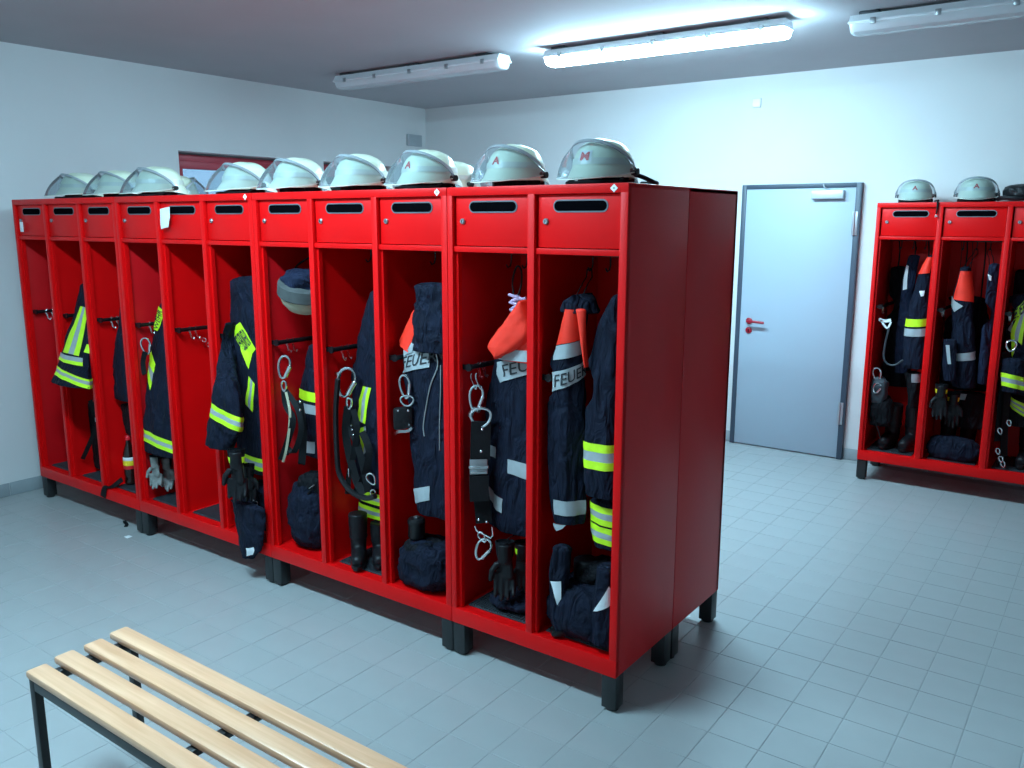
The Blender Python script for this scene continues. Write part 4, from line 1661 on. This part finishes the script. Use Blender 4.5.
# --- bay 6
bay(6)
c = at(295, 290, .15)
t = thing('upturned_helmet', 'old beige helmet with wide grey rim hanging upside down in the seventh bay', 'helmet', c)
hh = MB()
n = 28
prof = [(.118, .03), (.124, .0), (.121, -.03), (.108, -.065), (.082, -.095), (.045, -.113), (.004, -.119)]
hh.lathe(prof, 0, 0, n)
inner = MB()
hh.lathe([(.110, .03), (.112, -.01), (.095, -.06), (.05, -.095), (.004, -.105)], 0, 0, n)
def tiltm(q, c, ax=.18, ay=.28):
    M_ = Matrix.Rotation(ax, 3, 'X') @ Matrix.Rotation(ay, 3, 'Y')
    q.v = [tuple(Vector(c) + M_ @ Vector(p)) for p in q.v]
    return q
cc = Vector((bay_x(6) + .186, c.y - .015, c.z + .01))
clean(tiltm(hh, cc).build('shell', 'beige_cloth', t))
rm = MB().lathe([(.121, .035), (.128, .03), (.130, -.022), (.124, -.028), (.119, -.02), (.116, .03)], 0, 0, n)
clean(tiltm(rm, cc).build('rim_band', 'grey_felt', t))
lump('lining', 'navy_light', t, cc + Vector((.0, 0, .035)), (.085, .085, .05), .22, 6)
MB().tube(smooth_path([cc + Vector((-.11, 0, .03)), cc + Vector((-.07, .02, .11)), Vector((cc.x + .001, .229, hook_z() + .027)), cc + Vector((.07, .02, .10)), cc + Vector((.11, 0, .03))]), .005, 7).build('chin_strap', 'webbing', t)
d = Drape([(345, 310, None), (370, 304, None), (395, 300, None), (420, 300, None), (450, 301, None)], .215, .055, xr_of(6), .05, 19)
t = jacket('navy jacket edge with neon and silver bands in the seventh bay', d, loop=False)
d.band([('neon', 1)], 388, 397, 1, t)
d.band([('silver_tape', 1)], 400, 409, 1, t)
d.patch('reflective_band', 'silver_tape', t, [(302, 440), (315, 442), (315, 453.5), (302, 452)], 5, 3, label='silver band')
st = thing('safety_belt', 'black safety belt with chrome snap hook in the seventh bay', 'belt', at(289, 450, .1), 0, 'safety belts in the lockers')
carabiner('snap_hook', 'chrome', st, at(284, 367, .05), .055, .11, -.2, .0062, .5)
carabiner('swivel', 'chrome', st, at(284, 386, .05), .022, .05, 0, .005, .5, False)
strap(st, 'belt_webbing', [(284, 390), (286, 405), (293, 420), (288, 440), (281, 460)], .05, .030)
strap(st, 'belt_webbing', [(285, 390), (297, 408), (301, 430), (294, 452), (287, 448), (286, 455)], .055, .026)
strap(st, 'belt_webbing', [(286, 392), (290, 415), (287, 445), (283, 462)], .042, .012, mat='beige_cloth', label='beige strap edge')
strap(st, 'belt_webbing', [(299, 400), (303, 430), (302, 460), (301, 464)], .085, .036)
for px, py in ((300, 402), (300, 410)):
    MB().ellipsoid(at(px, py, .045), (.005, .005, .008), 8, 6).build('rivet', 'chrome', st)
fit_in(st)
t = thing('turnout_trousers', 'dark blue gathered trousers bundle standing in the seventh bay', 'trousers', at(298, 545, .12), 0, GT)
c = at_z(300, 556, Z_BOT)
lump('bundle', 'navy', t, (bay_x(6) + .170, .125, Z_BOT + .165), (.120, .092, .160), .13, 7, sq=.9)
lump('gathered_waist', 'black_cloth', t, (bay_x(6) + .19, .13, Z_BOT + .315), (.070, .06, .05), .2, 8)
cord(t, 'drawstring', [(293, 491), (300, 492), (308, 489), (314, 485)], .07, .0022, 'zip')
cord(t, 'waist_strap', [(290, 520), (298, 516), (305, 500), (312, 488)], .06, .006)

# --- bay 7
bay(7)
d = Drape([(292, 370, None), (303, 366, None), (334, 359.5, None), (357, 353.5, None), (395, 348, None), (440, 351, None), (478, 357, None)], .215, .06, xr_of(7), .045, 20)
t = jacket('navy turnout jacket with long vertical neon stripe above the tall boots', d)
split3(d, [(363.5, 386), (371.5, 388), (365.5, 424), (358.5, 420)], NSN, t)
split3(d, [(361, 428), (366, 426), (366, 452), (361, 458)], [('neon', 1), ('silver_tape', .6)], t)
d2 = Drape([(485, 353, None), (492, 354, None), (499, 356, None)], .225, .042, xr_of(7, .06), .05, 21)
t = jacket('black trousers with two neon bands tucked into the tall boots', d2, mat='black_cloth', name='turnout_trousers', cat='trousers', group=GT, loop=False, body='trouser_legs')
d2.band(NSN, 485, 496, 1, t)
d2.band(NSN, 499.5, 511, 1, t)
for i, (px, py) in enumerate(((359, 563), (374, 568))):
    c = at(359, 563, .10) + i * Vector((.072, .068, 0))
    b = thing('tall_boot', ['left one of the tall black boots in the eighth bay', 'right one of the tall black boots in the eighth bay'][i], 'boot', (c.x, c.y, ZM + .0045), 0, 'black fire boots')
    boot(b, c.x, c.y, ZM + .0045, .298 - .065 * i, .75, s=.76)
    fit_in(b)
st = thing('safety_belt', 'black safety belt with large chrome snap hook and hose loop in the eighth bay', 'belt', at(344, 450, .1), 0, 'safety belts in the lockers')
carabiner('snap_hook', 'chrome', st, at(338, 381, .09), .075, .135, -.25, .0075, .5)
MB().box(*[c for q in range(3) for c in ((at(330, 373, .09)[q] - .012), (at(330, 373, .09)[q] + .012))], .004).build('gate_block', 'chrome', st)
carabiner('swivel', 'chrome', st, at(341, 402, .09), .024, .05, 0, .005, .5, False)
cord(st, 'rope_loop', [(330, 378), (328, 410), (329, 448), (332, 473), (344, 490), (358, 496), (367, 494)], .045, .013, 'black_plastic')
strap(st, 'belt_webbing', [(341, 405), (343, 425), (350, 445), (356, 468), (360, 490)], .10, .032)
strap(st, 'belt_webbing', [(340, 405), (338, 430), (342, 455), (349, 480), (356, 492)], .085, .036)
strap(st, 'belt_webbing', [(345, 408), (349, 425), (346, 450), (341, 475), (340, 492)], .09, .026)
strap(st, 'belt_webbing', [(354, 430), (361, 450), (356, 475), (348, 490)], .10, .032)
for k in range(7):
    MB().ellipsoid(at(343.5 + .9 * k, 424 + 4.5 * k, .097), (.0042, .0042, .005), 8, 6).build('rivet', 'chrome', st)
carabiner('ring', 'chrome', st, at(363, 477, .055), .035, .055, .5, .004, .5, False)
carabiner('ring', 'chrome', st, at(365, 491, .055), .022, .03, .2, .004, .5, False)
MB().box(*[c for q in range(3) for c in ((at(341, 471, .065)[q] - (.004, .004, .022)[q]), (at(341, 471, .065)[q] + (.004, .004, .022)[q]))], .002).build('buckle', 'chrome', st)

fit_in(st)
# --- bay 8
bay(8)
d = Drape([(300, 421, None), (320, 412, None), (345, 400.5, None), (372, 402, None), (400, 408, None), (440, 411, None), (480, 413, None), (505, 417, None)], .15, .075, xr_of(8), .065, 22)
t = jacket('navy jacket with folded collar, orange shoulder edge and silver name strip in the ninth bay', d)
hd = Drape([(286, 414, None), (300, 414.5, None), (325, 415, None), (348, 412, None)], .09, .055, xr_of(8, .04), .06, 23, wrinkle=.09)
hb = hd.body('collar_flap', 'navy', t)
d.patch('orange_yoke', 'orange', t, [(419, 304), (424, 312), (410, 352), (400.5, 340)], 6, 8, .012)
d.patch('reflective_band', 'silver_tape', t, [(408, 342), (418, 340), (414, 352), (404, 355)], 4, 3, .010, label='silver band')
_, fn = d.patch('name_strip', 'silver_tape', t, [(399, 352.5), (432, 346), (430, 367), (401, 373.5)], 10, 5, .006)
d.text('FEUERW', fn, t, (.10, .2, 1.6, .8), off=.008)
d.patch('reflective_band', 'silver_tape', t, [(414.5, 489), (430, 486), (430, 500), (414.5, 503)], 6, 3, label='silver band')
q = [d.P(*d.solve(x, y), .004) for x, y in ((436, 352), (438, 366), (431, 385), (427, 405), (424, 425), (425, 436))]
MB().tube(smooth_path(q), .0028, 6).build('zip', 'zip', t)
q = [d.P(*d.solve(x, y), .004) for x, y in ((441, 365), (441, 390), (440, 420), (440, 450))]
MB().tube(smooth_path(q), .0022, 6).build('piping', 'zip', t)
st = thing('safety_belt', 'short black belt pad with chrome snap hook in the ninth bay', 'belt', at(400, 415, .05), 0, 'safety belts in the lockers')
carabiner('snap_hook', 'chrome', st, at(401, 386, .06), .042, .10, .12, .0055, .5)
carabiner('ring', 'chrome', st, at(403, 400, .055), .055, .045, 0, .0045, .5, False)
c = at(399, 417, .055)
pad = MB()
pad.box(-.042, .042, -.014, .014, -.05, .05, .012)
pad.v = [(c.x + p[0] * .75 - p[1] * .6, c.y + p[0] * .66 + p[1] * .75, c.z + p[2] * .98 + p[0] * .12) for p in pad.v]
pad.build('belt_pad', 'leather', st)
for px in (394, 404):
    MB().ellipsoid(at(px, 410, .03), (.006, .005, .006), 8, 6).build('rivet', 'chrome', st)
strap(st, 'end_fitting', [(390, 434), (394, 431), (404, 430), (408, 427)], .05, .012, .004, 'chrome', (0, 0, 1))
fit_in(st)
t = thing('turnout_trousers', 'flat navy trousers bundle below the black canister', 'trousers', at(418, 585, .12), 0, GT)
c = at_z(420, 592, Z_BOT)
bd = lump('bundle', 'navy', t, (bay_x(8) + .178, .130, Z_BOT + .098), (.132, .106, .098), .13, 9, sq=.62)
wb = lump('waistband', 'black_cloth', t, (bay_x(8) + .15, .12, Z_BOT + .178), (.09, .08, .026), .12, 10)

cy = thing('canister', 'black lidded canister standing on the navy bundle in the ninth bay', 'canister', at(417, 545, .09))
c = at(417, 548, .09)
c.z = max(span(wb, 2)[1], span(bd, 2)[1]) + .0005
MB().lathe([(.034, 0), (.038, .006), (.037, .062), (.039, .065), (.039, .080), (.034, .088), (.012, .092)], c.x, c.y, 22, c.z).build('canister_body', 'black_plastic', cy)
MB().box(c.x - .010, c.x + .012, c.y - .010, c.y + .008, c.z + .092, c.z + .098, .002).build('clasp', 'steel', cy)
# --- bay 9
bay(9)
d = Drape([(318, 522, None), (340, 506, None), (360, 496, None), (386, 490.5, None), (407, 488, None), (440, 485, None), (476, 484, None), (500, 486, None), (520, 491, None)], .205, .078, xr_of(9), .065, 24)
t = jacket('navy jacket with orange yoke and three silver bands in the bay with the knotted rope', d)
f1 = Drape([(301, 519, 531), (318, 507, 532), (334, 496, 531), (347, 487.5, 517), (357, 494, 503)], .085, .035, None, .05, 25, wrinkle=.06)
f1.body('orange_yoke', 'orange', t)
f2 = Drape([(322, 514, 541), (340, 505, 541), (350, 501, 541), (360, 499, 541)], .125, .035, None, .06, 26)
f2.body('orange_yoke', 'orange', t)
f2.band([('silver_tape', 1)], 348, 359, -1.5, t, off=.004)
d.patch('reflective_band', 'silver_tape', t, [(503, 346), (530, 335), (528, 350), (499, 358)], 6, 3, .006, label='silver band')
_, fn = d.patch('name_strip', 'silver_tape', t, [(498, 362), (532, 354), (532, 373), (501, 382.5)], 10, 5, .005)
d.text('FEUER', fn, t, (.20, .2, 1.5, .8), off=.007)
d.patch('reflective_band', 'silver_tape', t, [(486.5, 443), (496, 447), (496, 458), (486.5, 454)], 4, 3, label='silver band')
d.patch('reflective_band', 'silver_tape', t, [(508, 459), (532, 465), (532, 481), (508, 473)], 6, 3, label='silver band')
d.patch('reflective_band', 'silver_tape', t, [(485, 482), (503, 499), (502, 513), (486, 494)], 6, 3, label='silver band')
rp = thing('knotted_rope', 'violet grey rope knotted on a black loop in the second bay from the right', 'rope', at(516, 305, .16))
cord(rp, 'loop', [(514, 297), (512.5, 282), (515, 270), (518.5, 266), (521.5, 272), (521, 286), (517, 298)], .16, .004)
for k in range(5):
    zr, tl_ = 297 + 3.6 * k, (.5, -.35, .4, -.5, .3)[k]
    q = []
    for i in range(12):
        a = 6.283 * i / 12
        p = at(516 + (k % 2) * 1.5 + (6.2 - .4 * k) * math.cos(a), zr + 4.2 * tl_ * math.cos(a) + 1.2 * math.sin(a), .16)
        q.append((p.x, p.y + .017 * math.sin(a), p.z))
    MB().tube(q, .0062, 7, closed=True).build('coil', 'rope', rp)
cord(rp, 'rope_end', [(516, 296), (522, 299), (526, 298)], .15, .006, 'rope')
st = thing('safety_belt', 'black safety belt with buckle and two chrome snap hooks, second bay from the right', 'belt', at(473, 480, .07), 0, 'safety belts in the lockers')
BY = .07
for px in (464.5, 469.5):
    cord(st, 'rail_hook', [(px, 372), (px - .8, 374), (px - .5, 378), (px + 2, 384), (px + 4, 388), (px + 5, 385)], BY, .003, 'chrome')
carabiner('snap_hook', 'chrome', st, at(469, 397, BY), .052, .105, -.1, .0055, .5)
carabiner('ring', 'chrome', st, at(474, 416, BY), .08, .075, .15, .0065, .5, False)
MB().tube(smooth_path(path([(463, 415), (467, 408), (472, 410)], BY)), .010, 8).build('spring', 'steel', st)
strap(st, 'belt_webbing', [(474, 420), (473.5, 436), (473, 458)], BY, .080, .014, 'leather')
strap(st, 'belt_webbing', [(472, 474), (472, 486), (472.5, 499)], BY - .01, .078, .020, 'leather')
strap(st, 'belt_webbing', [(472, 455), (473, 480), (475, 500), (477, 521)], BY + .012, .066, .006)
c0 = at(471.5, 465, BY - .005)
bk = MB()
bk.box(-.036, .036, -.009, .009, -.032, .032, .004)
bk.v = [(c0.x + p[0] * .75 - p[1] * .66, c0.y + p[0] * .66 + p[1] * .75, c0.z + p[2]) for p in bk.v]
bk.build('buckle_frame', 'steel', st)
bk = MB()
bk.box(-.040, .040, -.013, -.007, -.006, .006, .002)
bk.box(-.034, .034, -.013, -.009, -.028, -.018, .002)
bk.v = [(c0.x + p[0] * .75 - p[1] * .66, c0.y + p[0] * .66 + p[1] * .75, c0.z + p[2]) for p in bk.v]
bk.build('buckle_tongue', 'chrome', st)
for px, py in ((475, 428), (474, 450), (471.5, 518), (479.5, 520)):
    MB().ellipsoid(at(px, py, BY - .016), (.006, .005, .006), 8, 6).build('rivet', 'chrome', st)
MB().tube(path([(468, 524), (470, 529), (484, 536), (486, 533), (485, 525)], BY), .0045, 8).build('bar', 'chrome', st)
carabiner('snap_hook', 'chrome', st, at(476, 547, BY), .055, .095, -.45, .0058, .5)
carabiner('link', 'chrome', st, at(475, 535, BY), .026, .045, .7, .005, .2, False)
fit_in(st)
for i, (px, py, ln, flp, sd, yw) in enumerate(((505, 541, .25, 1, 5, .6), (523, 541, .22, -1, 6, .6))):
    c = at(px, py, .085 + .10 * i)
    g = thing('work_glove', ['black leather work glove, left one beside the silver snap hook', 'black leather work glove with neon cuff above a ribbed mat'][i], 'glove', c, 0, GG)
    glove('hand', 'leather', g, c, ln, yw, flp, sd, cuff='black_cloth', cuff_band='neon' if i else None)
    hang_cord(g, c)
    fit_in(g)
t = thing('folded_cloth', 'dark flat folded cloth lying on the mat under the black gloves', 'cloth', (bay_x(9) + .24, .2, ZM + .004))
lump('cloth', 'navy', t, (bay_x(9) + .225, .20, ZM + .0265), (.11, .12, .022), .13, 11)

# --- bay 10
bay(10)
d = Drape([(300, 566, 590), (325, 562, 586), (345, 557, 584), (368, 547.5, 583), (395, 547, 583), (440, 547, 583), (500, 551, 584), (520, 555, 583)], .10, .050, None, .07, 28)
t = jacket('navy jacket with orange yoke and full name strip at the right end of the row', d)
AX = span([c for c in children(t) if c.name.startswith('body')][0], 0)[1]
hd = Drape([(294, 572, 590), (301, 565, 598), (311, 563, 602)], .115, .07, None, .08, 29, wrinkle=.08)
hd.body('hood', 'navy', t)
d.patch('orange_yoke', 'orange', t, [(566, 309), (584.5, 309), (583.5, 338), (557.5, 345)], 8, 6, .005)
d.patch('reflective_band', 'silver_tape', t, [(557.5, 346), (583.5, 338.5), (584, 351), (554, 360)], 8, 4, .005, label='silver band')
_, fn = d.patch('name_strip', 'silver_tape', t, [(547.5, 371), (587, 359), (587.5, 374), (550, 391)], 12, 5, .006)
d.text('FEUER', fn, t, (.10, .18, .97, .84), off=.008)
d.patch('reflective_band', 'silver_tape', t, [(554, 499.5), (585, 500), (584.5, 514), (555, 514)], 8, 3, label='silver band')
pk = Drape([(310, 576, 586), (330, 579, 586), (352, 582, 587), (366, 584, 588)], .05, .014, None, .03, 30)
pk.body('orange_yoke', 'orange', t)
d.patch('hem_reflex', 'silver_tape', t, [(556, 523), (566, 525), (562, 529), (557, 531)], 3, 3, .003)
l_ = BAY_LIM
LB = (AX + .010, l_[1], l_[2], l_[3])
d2 = Drape([(296, 612, None), (312, 604, None), (330, 597, None), (355, 590, None), (381, 585.5, None), (433, 582, None), (470, 583.5, None), (488, 585.5, None)], .125, .07, xr_of(10, .034), .055, 31, lim=LB)
t = jacket('plain navy turnout jacket with one broad neon band at the right end of the row', d2)
d2.band([('neon', 1), ('silver_tape', 1.1), ('neon', 1)], 435, 460, -1, t)
d3 = Drape([(498, 592, None), (515, 592, None), (540, 594, None)], .155, .055, xr_of(10, .05), .035, 32)
t = jacket('dark trousers with two neon bands hanging below the plain navy jacket', d3, mat='navy', name='turnout_trousers', cat='trousers', group=GT, loop=False, body='trouser_leg')
d3.band(NSN, 500, 518, 2, t)
d3.band(NSN, 520, 537, 2, t)
t = thing('turnout_trousers', 'navy trousers bundle with white reflective wedges rolled around a black boot', 'trousers', at(580, 630, .12), 0, GT)
lump('bundle', 'navy', t, (bay_x(10) + .185, .165, Z_BOT + .10), (.138, .132, .105), .13, 12)
dl = Drape([(548, 553, 572), (575, 549.5, 569), (612, 551, 566), (632, 556, 568)], .055, .035, None, .05, 33)
dl.body('trouser_leg', 'navy', t)
dl.patch('white_wedge', 'white_tape', t, [(551, 581), (561, 581), (560.5, 612), (557, 604)], 4, 6, .004)
dr_ = Drape([(568, 598, 622), (588, 596, 622), (622, 590, 618), (640, 588, 616)], .06, .045, None, .06, 34)
dr_.body('trouser_leg', 'navy', t)
dr_.patch('white_wedge', 'white_tape', t, [(609, 586), (616, 593), (598, 611), (594, 611)], 4, 6, .004)
b = boot(t, bay_x(10) + .145, .15, ZM + .0045, .325, -.3, s=.85)
b['label'] = 'black boot inside the rolled trousers'
lump('inner_cloth', 'black_cloth', t, (bay_x(10) + .22, .19, Z_BOT + .235), (.09, .08, .05), .2, 13)

# ------------------------------------------------------------------ the locker right of the door
Y2 = ROW2_Y
bay(0, 1)
d = Drape([(256, 929, None), (273, 919, None), (290, 914, None), (307, 909, None), (334, 904.5, None), (366, 902.5, None)], Y2 + .16, .075, xr2_of(0), .04, 41)
t = jacket('navy jacket with orange collar edge and white badge in the left bay by the door', d)
d.patch('orange_yoke', 'orange', t, [(928, 257), (933, 257), (929, 273), (919, 274)], 4, 4, .006)
d.band([('neon', 1)], 317, 324.5, -1, t)
d.band([('silver_tape', 1)], 326.5, 334, -1, t)
d.patch('badge', 'white_tape', t, [(919.5, 291), (924.5, 290.5), (923.6, 296), (921, 296.5)], 3, 3, .005)
d1 = Drape([(256, 909, 920), (275, 903.5, 916), (300, 900, 912), (340, 896, 908), (372, 895, 908)], Y2 + .285, .026, None, .05, 42)
t = jacket('thin dark jacket with pale stripe behind the badge jacket', d1, mat='navy_light', loop=False)
d1.patch('pale_stripe', 'white_tape', t, [(907, 265), (909, 266), (907, 289), (903, 290)], 3, 5, .004)
d4 = Drape([(373, 905, None), (385, 907, None), (405, 908, None)], Y2 + .17, .06, xr2_of(0, .05), .04, 43)
t = jacket('black trousers with silver band above the two boots by the door', d4, mat='black_cloth', name='turnout_trousers', cat='trousers', group=GT, loop=False, body='trouser_leg')
d4.patch('reflective_band', 'silver_tape', t, [(911.5, 374), (925, 373), (924, 382), (911.5, 382.5)], 4, 3)
for i, (px, py) in enumerate(((889, 449), (906, 450))):
    c = at_z(px, py, ZM)
    b = thing('tall_boot', ['left one of the black boots in the bay next to the door', 'right one of the black boots in the bay next to the door'][i], 'boot', (c.x, c.y + .15, ZM + .0045), 0, 'black fire boots')
    boot(b, c.x + .075 * i - .02, Y2 + .24, ZM + .0045, .30, -.15, s=1.0)
    fit_in(b)
st = thing('safety_belt', 'white plastic clip and grey hose hanging in the left bay by the door', 'belt', at(888, 340, Y2 + .1), 0, 'safety belts in the lockers')
strap(st, 'clip', [(879, 319), (885, 321), (891, 320)], Y2 + .07, .02, .006, 'white_tape', (0, 0, 1))
strap(st, 'clip', [(881, 320), (887, 328), (891, 322)], Y2 + .07, .012, .006, 'white_tape', (0, 0, 1))
cord(st, 'hose', [(889, 328), (885, 345), (884, 358), (888, 364), (895, 365), (903, 360)], Y2 + .06, .007, 'rubber')
fit_in(st)
lg_ = thing('gear_bag', 'dark bag with chrome rings hanging low in the left bay by the door', 'bag', at(877, 390, Y2 + .08))
lump('pouch', 'rubber', lg_, at(878, 391, Y2 + .09), (.048, .045, .085), .22, 21)
carabiner('buckle', 'chrome', lg_, at(876, 388, Y2 + .035), .045, .07, -.3, .005, .2)
carabiner('ring', 'chrome', lg_, at(876, 374, Y2 + .06), .05, .09, .2, .006, .2)
lump('lower_pouch', 'black_cloth', lg_, at(880, 411, Y2 + .12), (.07, .06, .10), .2, 22)
cord(lg_, 'strap', [(874, 420), (877, 430), (880, 440)], Y2 + .05, .004, 'leather')
fit_in(lg_)

d = Drape([(268, 886, 912), (300, 880, 912), (350, 878, 910), (385, 878, 908)], Y2 + .40, .035, None, .05, 61)  # black cloth added over the lit red back panel to darken the bay
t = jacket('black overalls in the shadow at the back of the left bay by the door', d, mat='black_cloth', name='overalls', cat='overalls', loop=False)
bay(1, 1)
d = Drape([(298, 944, 985), (320, 938, 989), (360, 936, 988), (388, 936, 986)], Y2 + .39, .05, None, .05, 62)  # added wide black cloth, hides the lit back panel of this bay
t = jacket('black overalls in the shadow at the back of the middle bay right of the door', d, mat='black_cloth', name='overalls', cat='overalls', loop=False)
d = Drape([(268, 960.5, 971), (280, 957, 972), (296, 952.5, 973), (330, 952, 974), (360, 950.5, 975), (386, 952, 975)], Y2 + .14, .06, None, .04, 44)
t = jacket('navy jacket with large orange shoulder panel in the middle bay right of the door', d)
TA = t
AX = span([c for c in children(t) if c.name.startswith('body')][0], 0)[1]
d.patch('orange_yoke', 'orange', t, [(961, 271), (970.5, 271), (973, 302), (954, 299)], 6, 6, .005)
d.patch('reflective_band', 'silver_tape', t, [(953, 296), (963, 306), (955, 312), (949.5, 303)], 4, 4, .007)
d.patch('reflective_band', 'silver_tape', t, [(956, 353.5), (977, 351), (977, 358.5), (956, 361)], 6, 3)
d2 = Drape([(266, 981, None), (280, 976, None), (300, 975, None), (340, 977, None), (382, 978, None)], Y2 + .17, .06, xr2_of(1), .04, 45, lim=(AX + .004,) + BAY_LIM[1:])
t = jacket('plain dark jacket beside the orange shouldered one in the middle bay', d2, mat='navy_light')
d2.patch('reflective_band', 'white_tape', t, [(988, 274), (991.5, 276), (991, 281), (989, 280)], 3, 3, .005)
d5 = Drape([(340, 944, 957), (360, 943, 956), (380, 944, 955)], Y2 + .045, .018, None, .04, 46)
t = TA
d5.body('sleeve', 'navy', t)
d5.patch('pale_stripe', 'silver_tape', t, [(946, 345), (949.5, 345), (951, 364), (948, 364)], 3, 4, .004)
d6 = Drape([(392, 953, None), (398, 954, None), (425, 955, None)], Y2 + .25, .05, xr2_of(1, .05), .05, 47)
t = jacket('black trousers with grey band in the middle bay right of the door', d6, mat='black_cloth', name='turnout_trousers', cat='trousers', group=GT, loop=False, body='trouser_leg')
d6.patch('reflective_band', 'silver_tape', t, [(956, 393), (967, 394), (965, 400), (956, 399)], 4, 3)
for i, (px, py, sd) in enumerate(((942, 384, 7), (954, 392, 8))):
    c = at(px, py, Y2 + .05 + .075 * i)
    g = thing('work_glove', ['black work glove with yellow cuff in the middle bay, left one', 'black work glove with yellow cuff in the middle bay, right one'][i], 'glove', c, 0, GG)
    glove('hand', 'leather', g, c, .25, .2, 1 if i == 0 else -1, sd, cuff='black_cloth', cuff_band='label_yellow')
    hang_cord(g, c)
    fit_in(g)
for i, (px, py) in enumerate(((947, 452), (967, 455))):
    c = at_z(px, py, ZM)
    b = thing('tall_boot', ['left boot standing behind the bundle in the middle bay', 'right boot standing behind the bundle in the middle bay'][i], 'boot', (c.x, Y2 + .32, ZM + .0045), 0, 'black fire boots')
    boot(b, c.x - .02, Y2 + .36, ZM + .0045, .36, 0)
    fit_in(b)
t = thing('turnout_trousers', 'dark trousers bundle on the floor of the middle bay right of the door', 'trousers', at(955, 455, Y2 + .1), 0, GT)
c = at_z(955, 464, Z_BOT)
lump('bundle', 'navy', t, (ROW2_X + W + .20, Y2 + .105, Z_BOT + .075), (.14, .055, .08), .13, 23)

bay(2, 1)
d = Drape([(272, 1004, 1030), (300, 1000, 1034), (350, 998, 1034), (400, 998, 1030)], Y2 + .385, .05, None, .05, 63)  # added black cloth so the back of this bay turns dark
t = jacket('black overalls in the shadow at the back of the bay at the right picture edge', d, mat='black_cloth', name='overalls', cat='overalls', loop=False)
d = Drape([(296, 1010, None), (312, 1005.5, None), (335, 1006, None), (360, 1008, None), (392, 1008, None)], Y2 + .205, .065, xr2_of(2), .04, 48)
t = jacket('navy turnout jacket with neon lettered shoulder at the right picture edge', d)
_, fn = d.patch('shoulder_patch', 'neon', t, [(1006.5, 309), (1026, 299), (1028, 312), (1007.5, 322)], 8, 5)
d.text('FEUERWEHR', fn, t, (-.02, .06, 2.0, .94), off=.0055, bold=.03)
split3(d, [(1018, 312), (1030, 308), (1022, 345), (1011, 335)], NSN, t, off=.005)
split3(d, [(1011, 335), (1018, 338), (1015, 352), (1012.5, 357)], [('neon', 1), ('silver_tape', .6)], t, off=.005)
d.patch('shoulder_patch', 'silver_tape', t, [(1007, 318), (1012, 320), (1012, 333), (1008, 330)], 3, 4, .004)
sl = Drape([(360, 1003, 1024), (378, 1001, 1023), (391, 1001.5, 1023)], Y2 + .045, .035, None, .06, 49)
o = sl.body('sleeve', 'navy', t)
sl.band(NSN, 375, 388, 2, o)
d7 = Drape([(397, 1008, None), (410, 1008, None), (424, 1010, None)], Y2 + .215, .055, xr2_of(2, .05), .05, 50)
t = jacket('dark trousers with slanted neon bands at the right picture edge', d7, mat='black_cloth', name='turnout_trousers', cat='trousers', group=GT, loop=False, body='trouser_leg')
split3(d7, [(1010, 396), (1034, 408), (1034, 424), (1008.5, 404)], [('neon', 1), ('silver_tape', 1), ('neon', 1), ('silver_tape', .6), ('neon', .8)], t, False)
c = at_z(1014, 468, ZM)
b = thing('tall_boot', 'black boot at the right picture edge in the third bay', 'boot', (c.x, Y2 + .24, ZM + .0045), 0, 'black fire boots')
boot(b, c.x + .05, Y2 + .25, ZM + .0045, .25, -.1)
fit_in(b)
st = thing('safety_belt', 'black belt with chrome ring and bright bits in the third bay by the picture edge', 'belt', at(1000, 430, Y2 + .1), 0, 'safety belts in the lockers')
carabiner('ring', 'chrome', st, at(1002, 345, Y2 + .045), .055, .07, 0, .006, .2, False)
strap(st, 'belt_webbing', [(997, 351), (995, 375), (992, 405), (989, 440)], Y2 + .103, .05)
strap(st, 'belt_webbing', [(997, 351), (999, 385), (996, 420), (995, 455)], Y2 + .108, .05)
for px, py in ((991, 430), (1000, 422), (989, 450), (992, 458), (994, 463)):
    carabiner('link', 'chrome', st, at(px, py, Y2 + .04), .022, .04, .3, .004, .3, False)
fit_in(st)

# scraps on the floor in front of the row
p = at_z(128, 537, 0)
ps = thing('paper_scrap', 'tiny white paper scrap on the floor in front of the long row', 'scrap', p)
MB().add([(p.x - .022, p.y - .012, .0012), (p.x + .020, p.y - .016, .0012), (p.x + .026, p.y + .012, .006), (p.x - .015, p.y + .015, .003),
          (p.x - .022, p.y - .012, .0004), (p.x + .020, p.y - .016, .0004), (p.x + .026, p.y + .012, .005), (p.x - .015, p.y + .015, .002)],
         [(0, 1, 2, 3), (7, 6, 5, 4), (0, 4, 5, 1), (1, 5, 6, 2), (2, 6, 7, 3), (3, 7, 4, 0)]).build('scrap_sheet', 'paper', ps, smooth=False)
p = at_z(126, 524, 0)
ss = thing('strap_scrap', 'small black strap end lying on the floor under the long row', 'scrap', p)
MB().ribbon(smooth_path([(p.x - .05, p.y + .02, .004), (p.x - .01, p.y, .010), (p.x + .02, p.y - .006, .004), (p.x + .05, p.y - .03, .004)]), .02, .003, (0, 1, 0)).build('strap', 'webbing', ss)
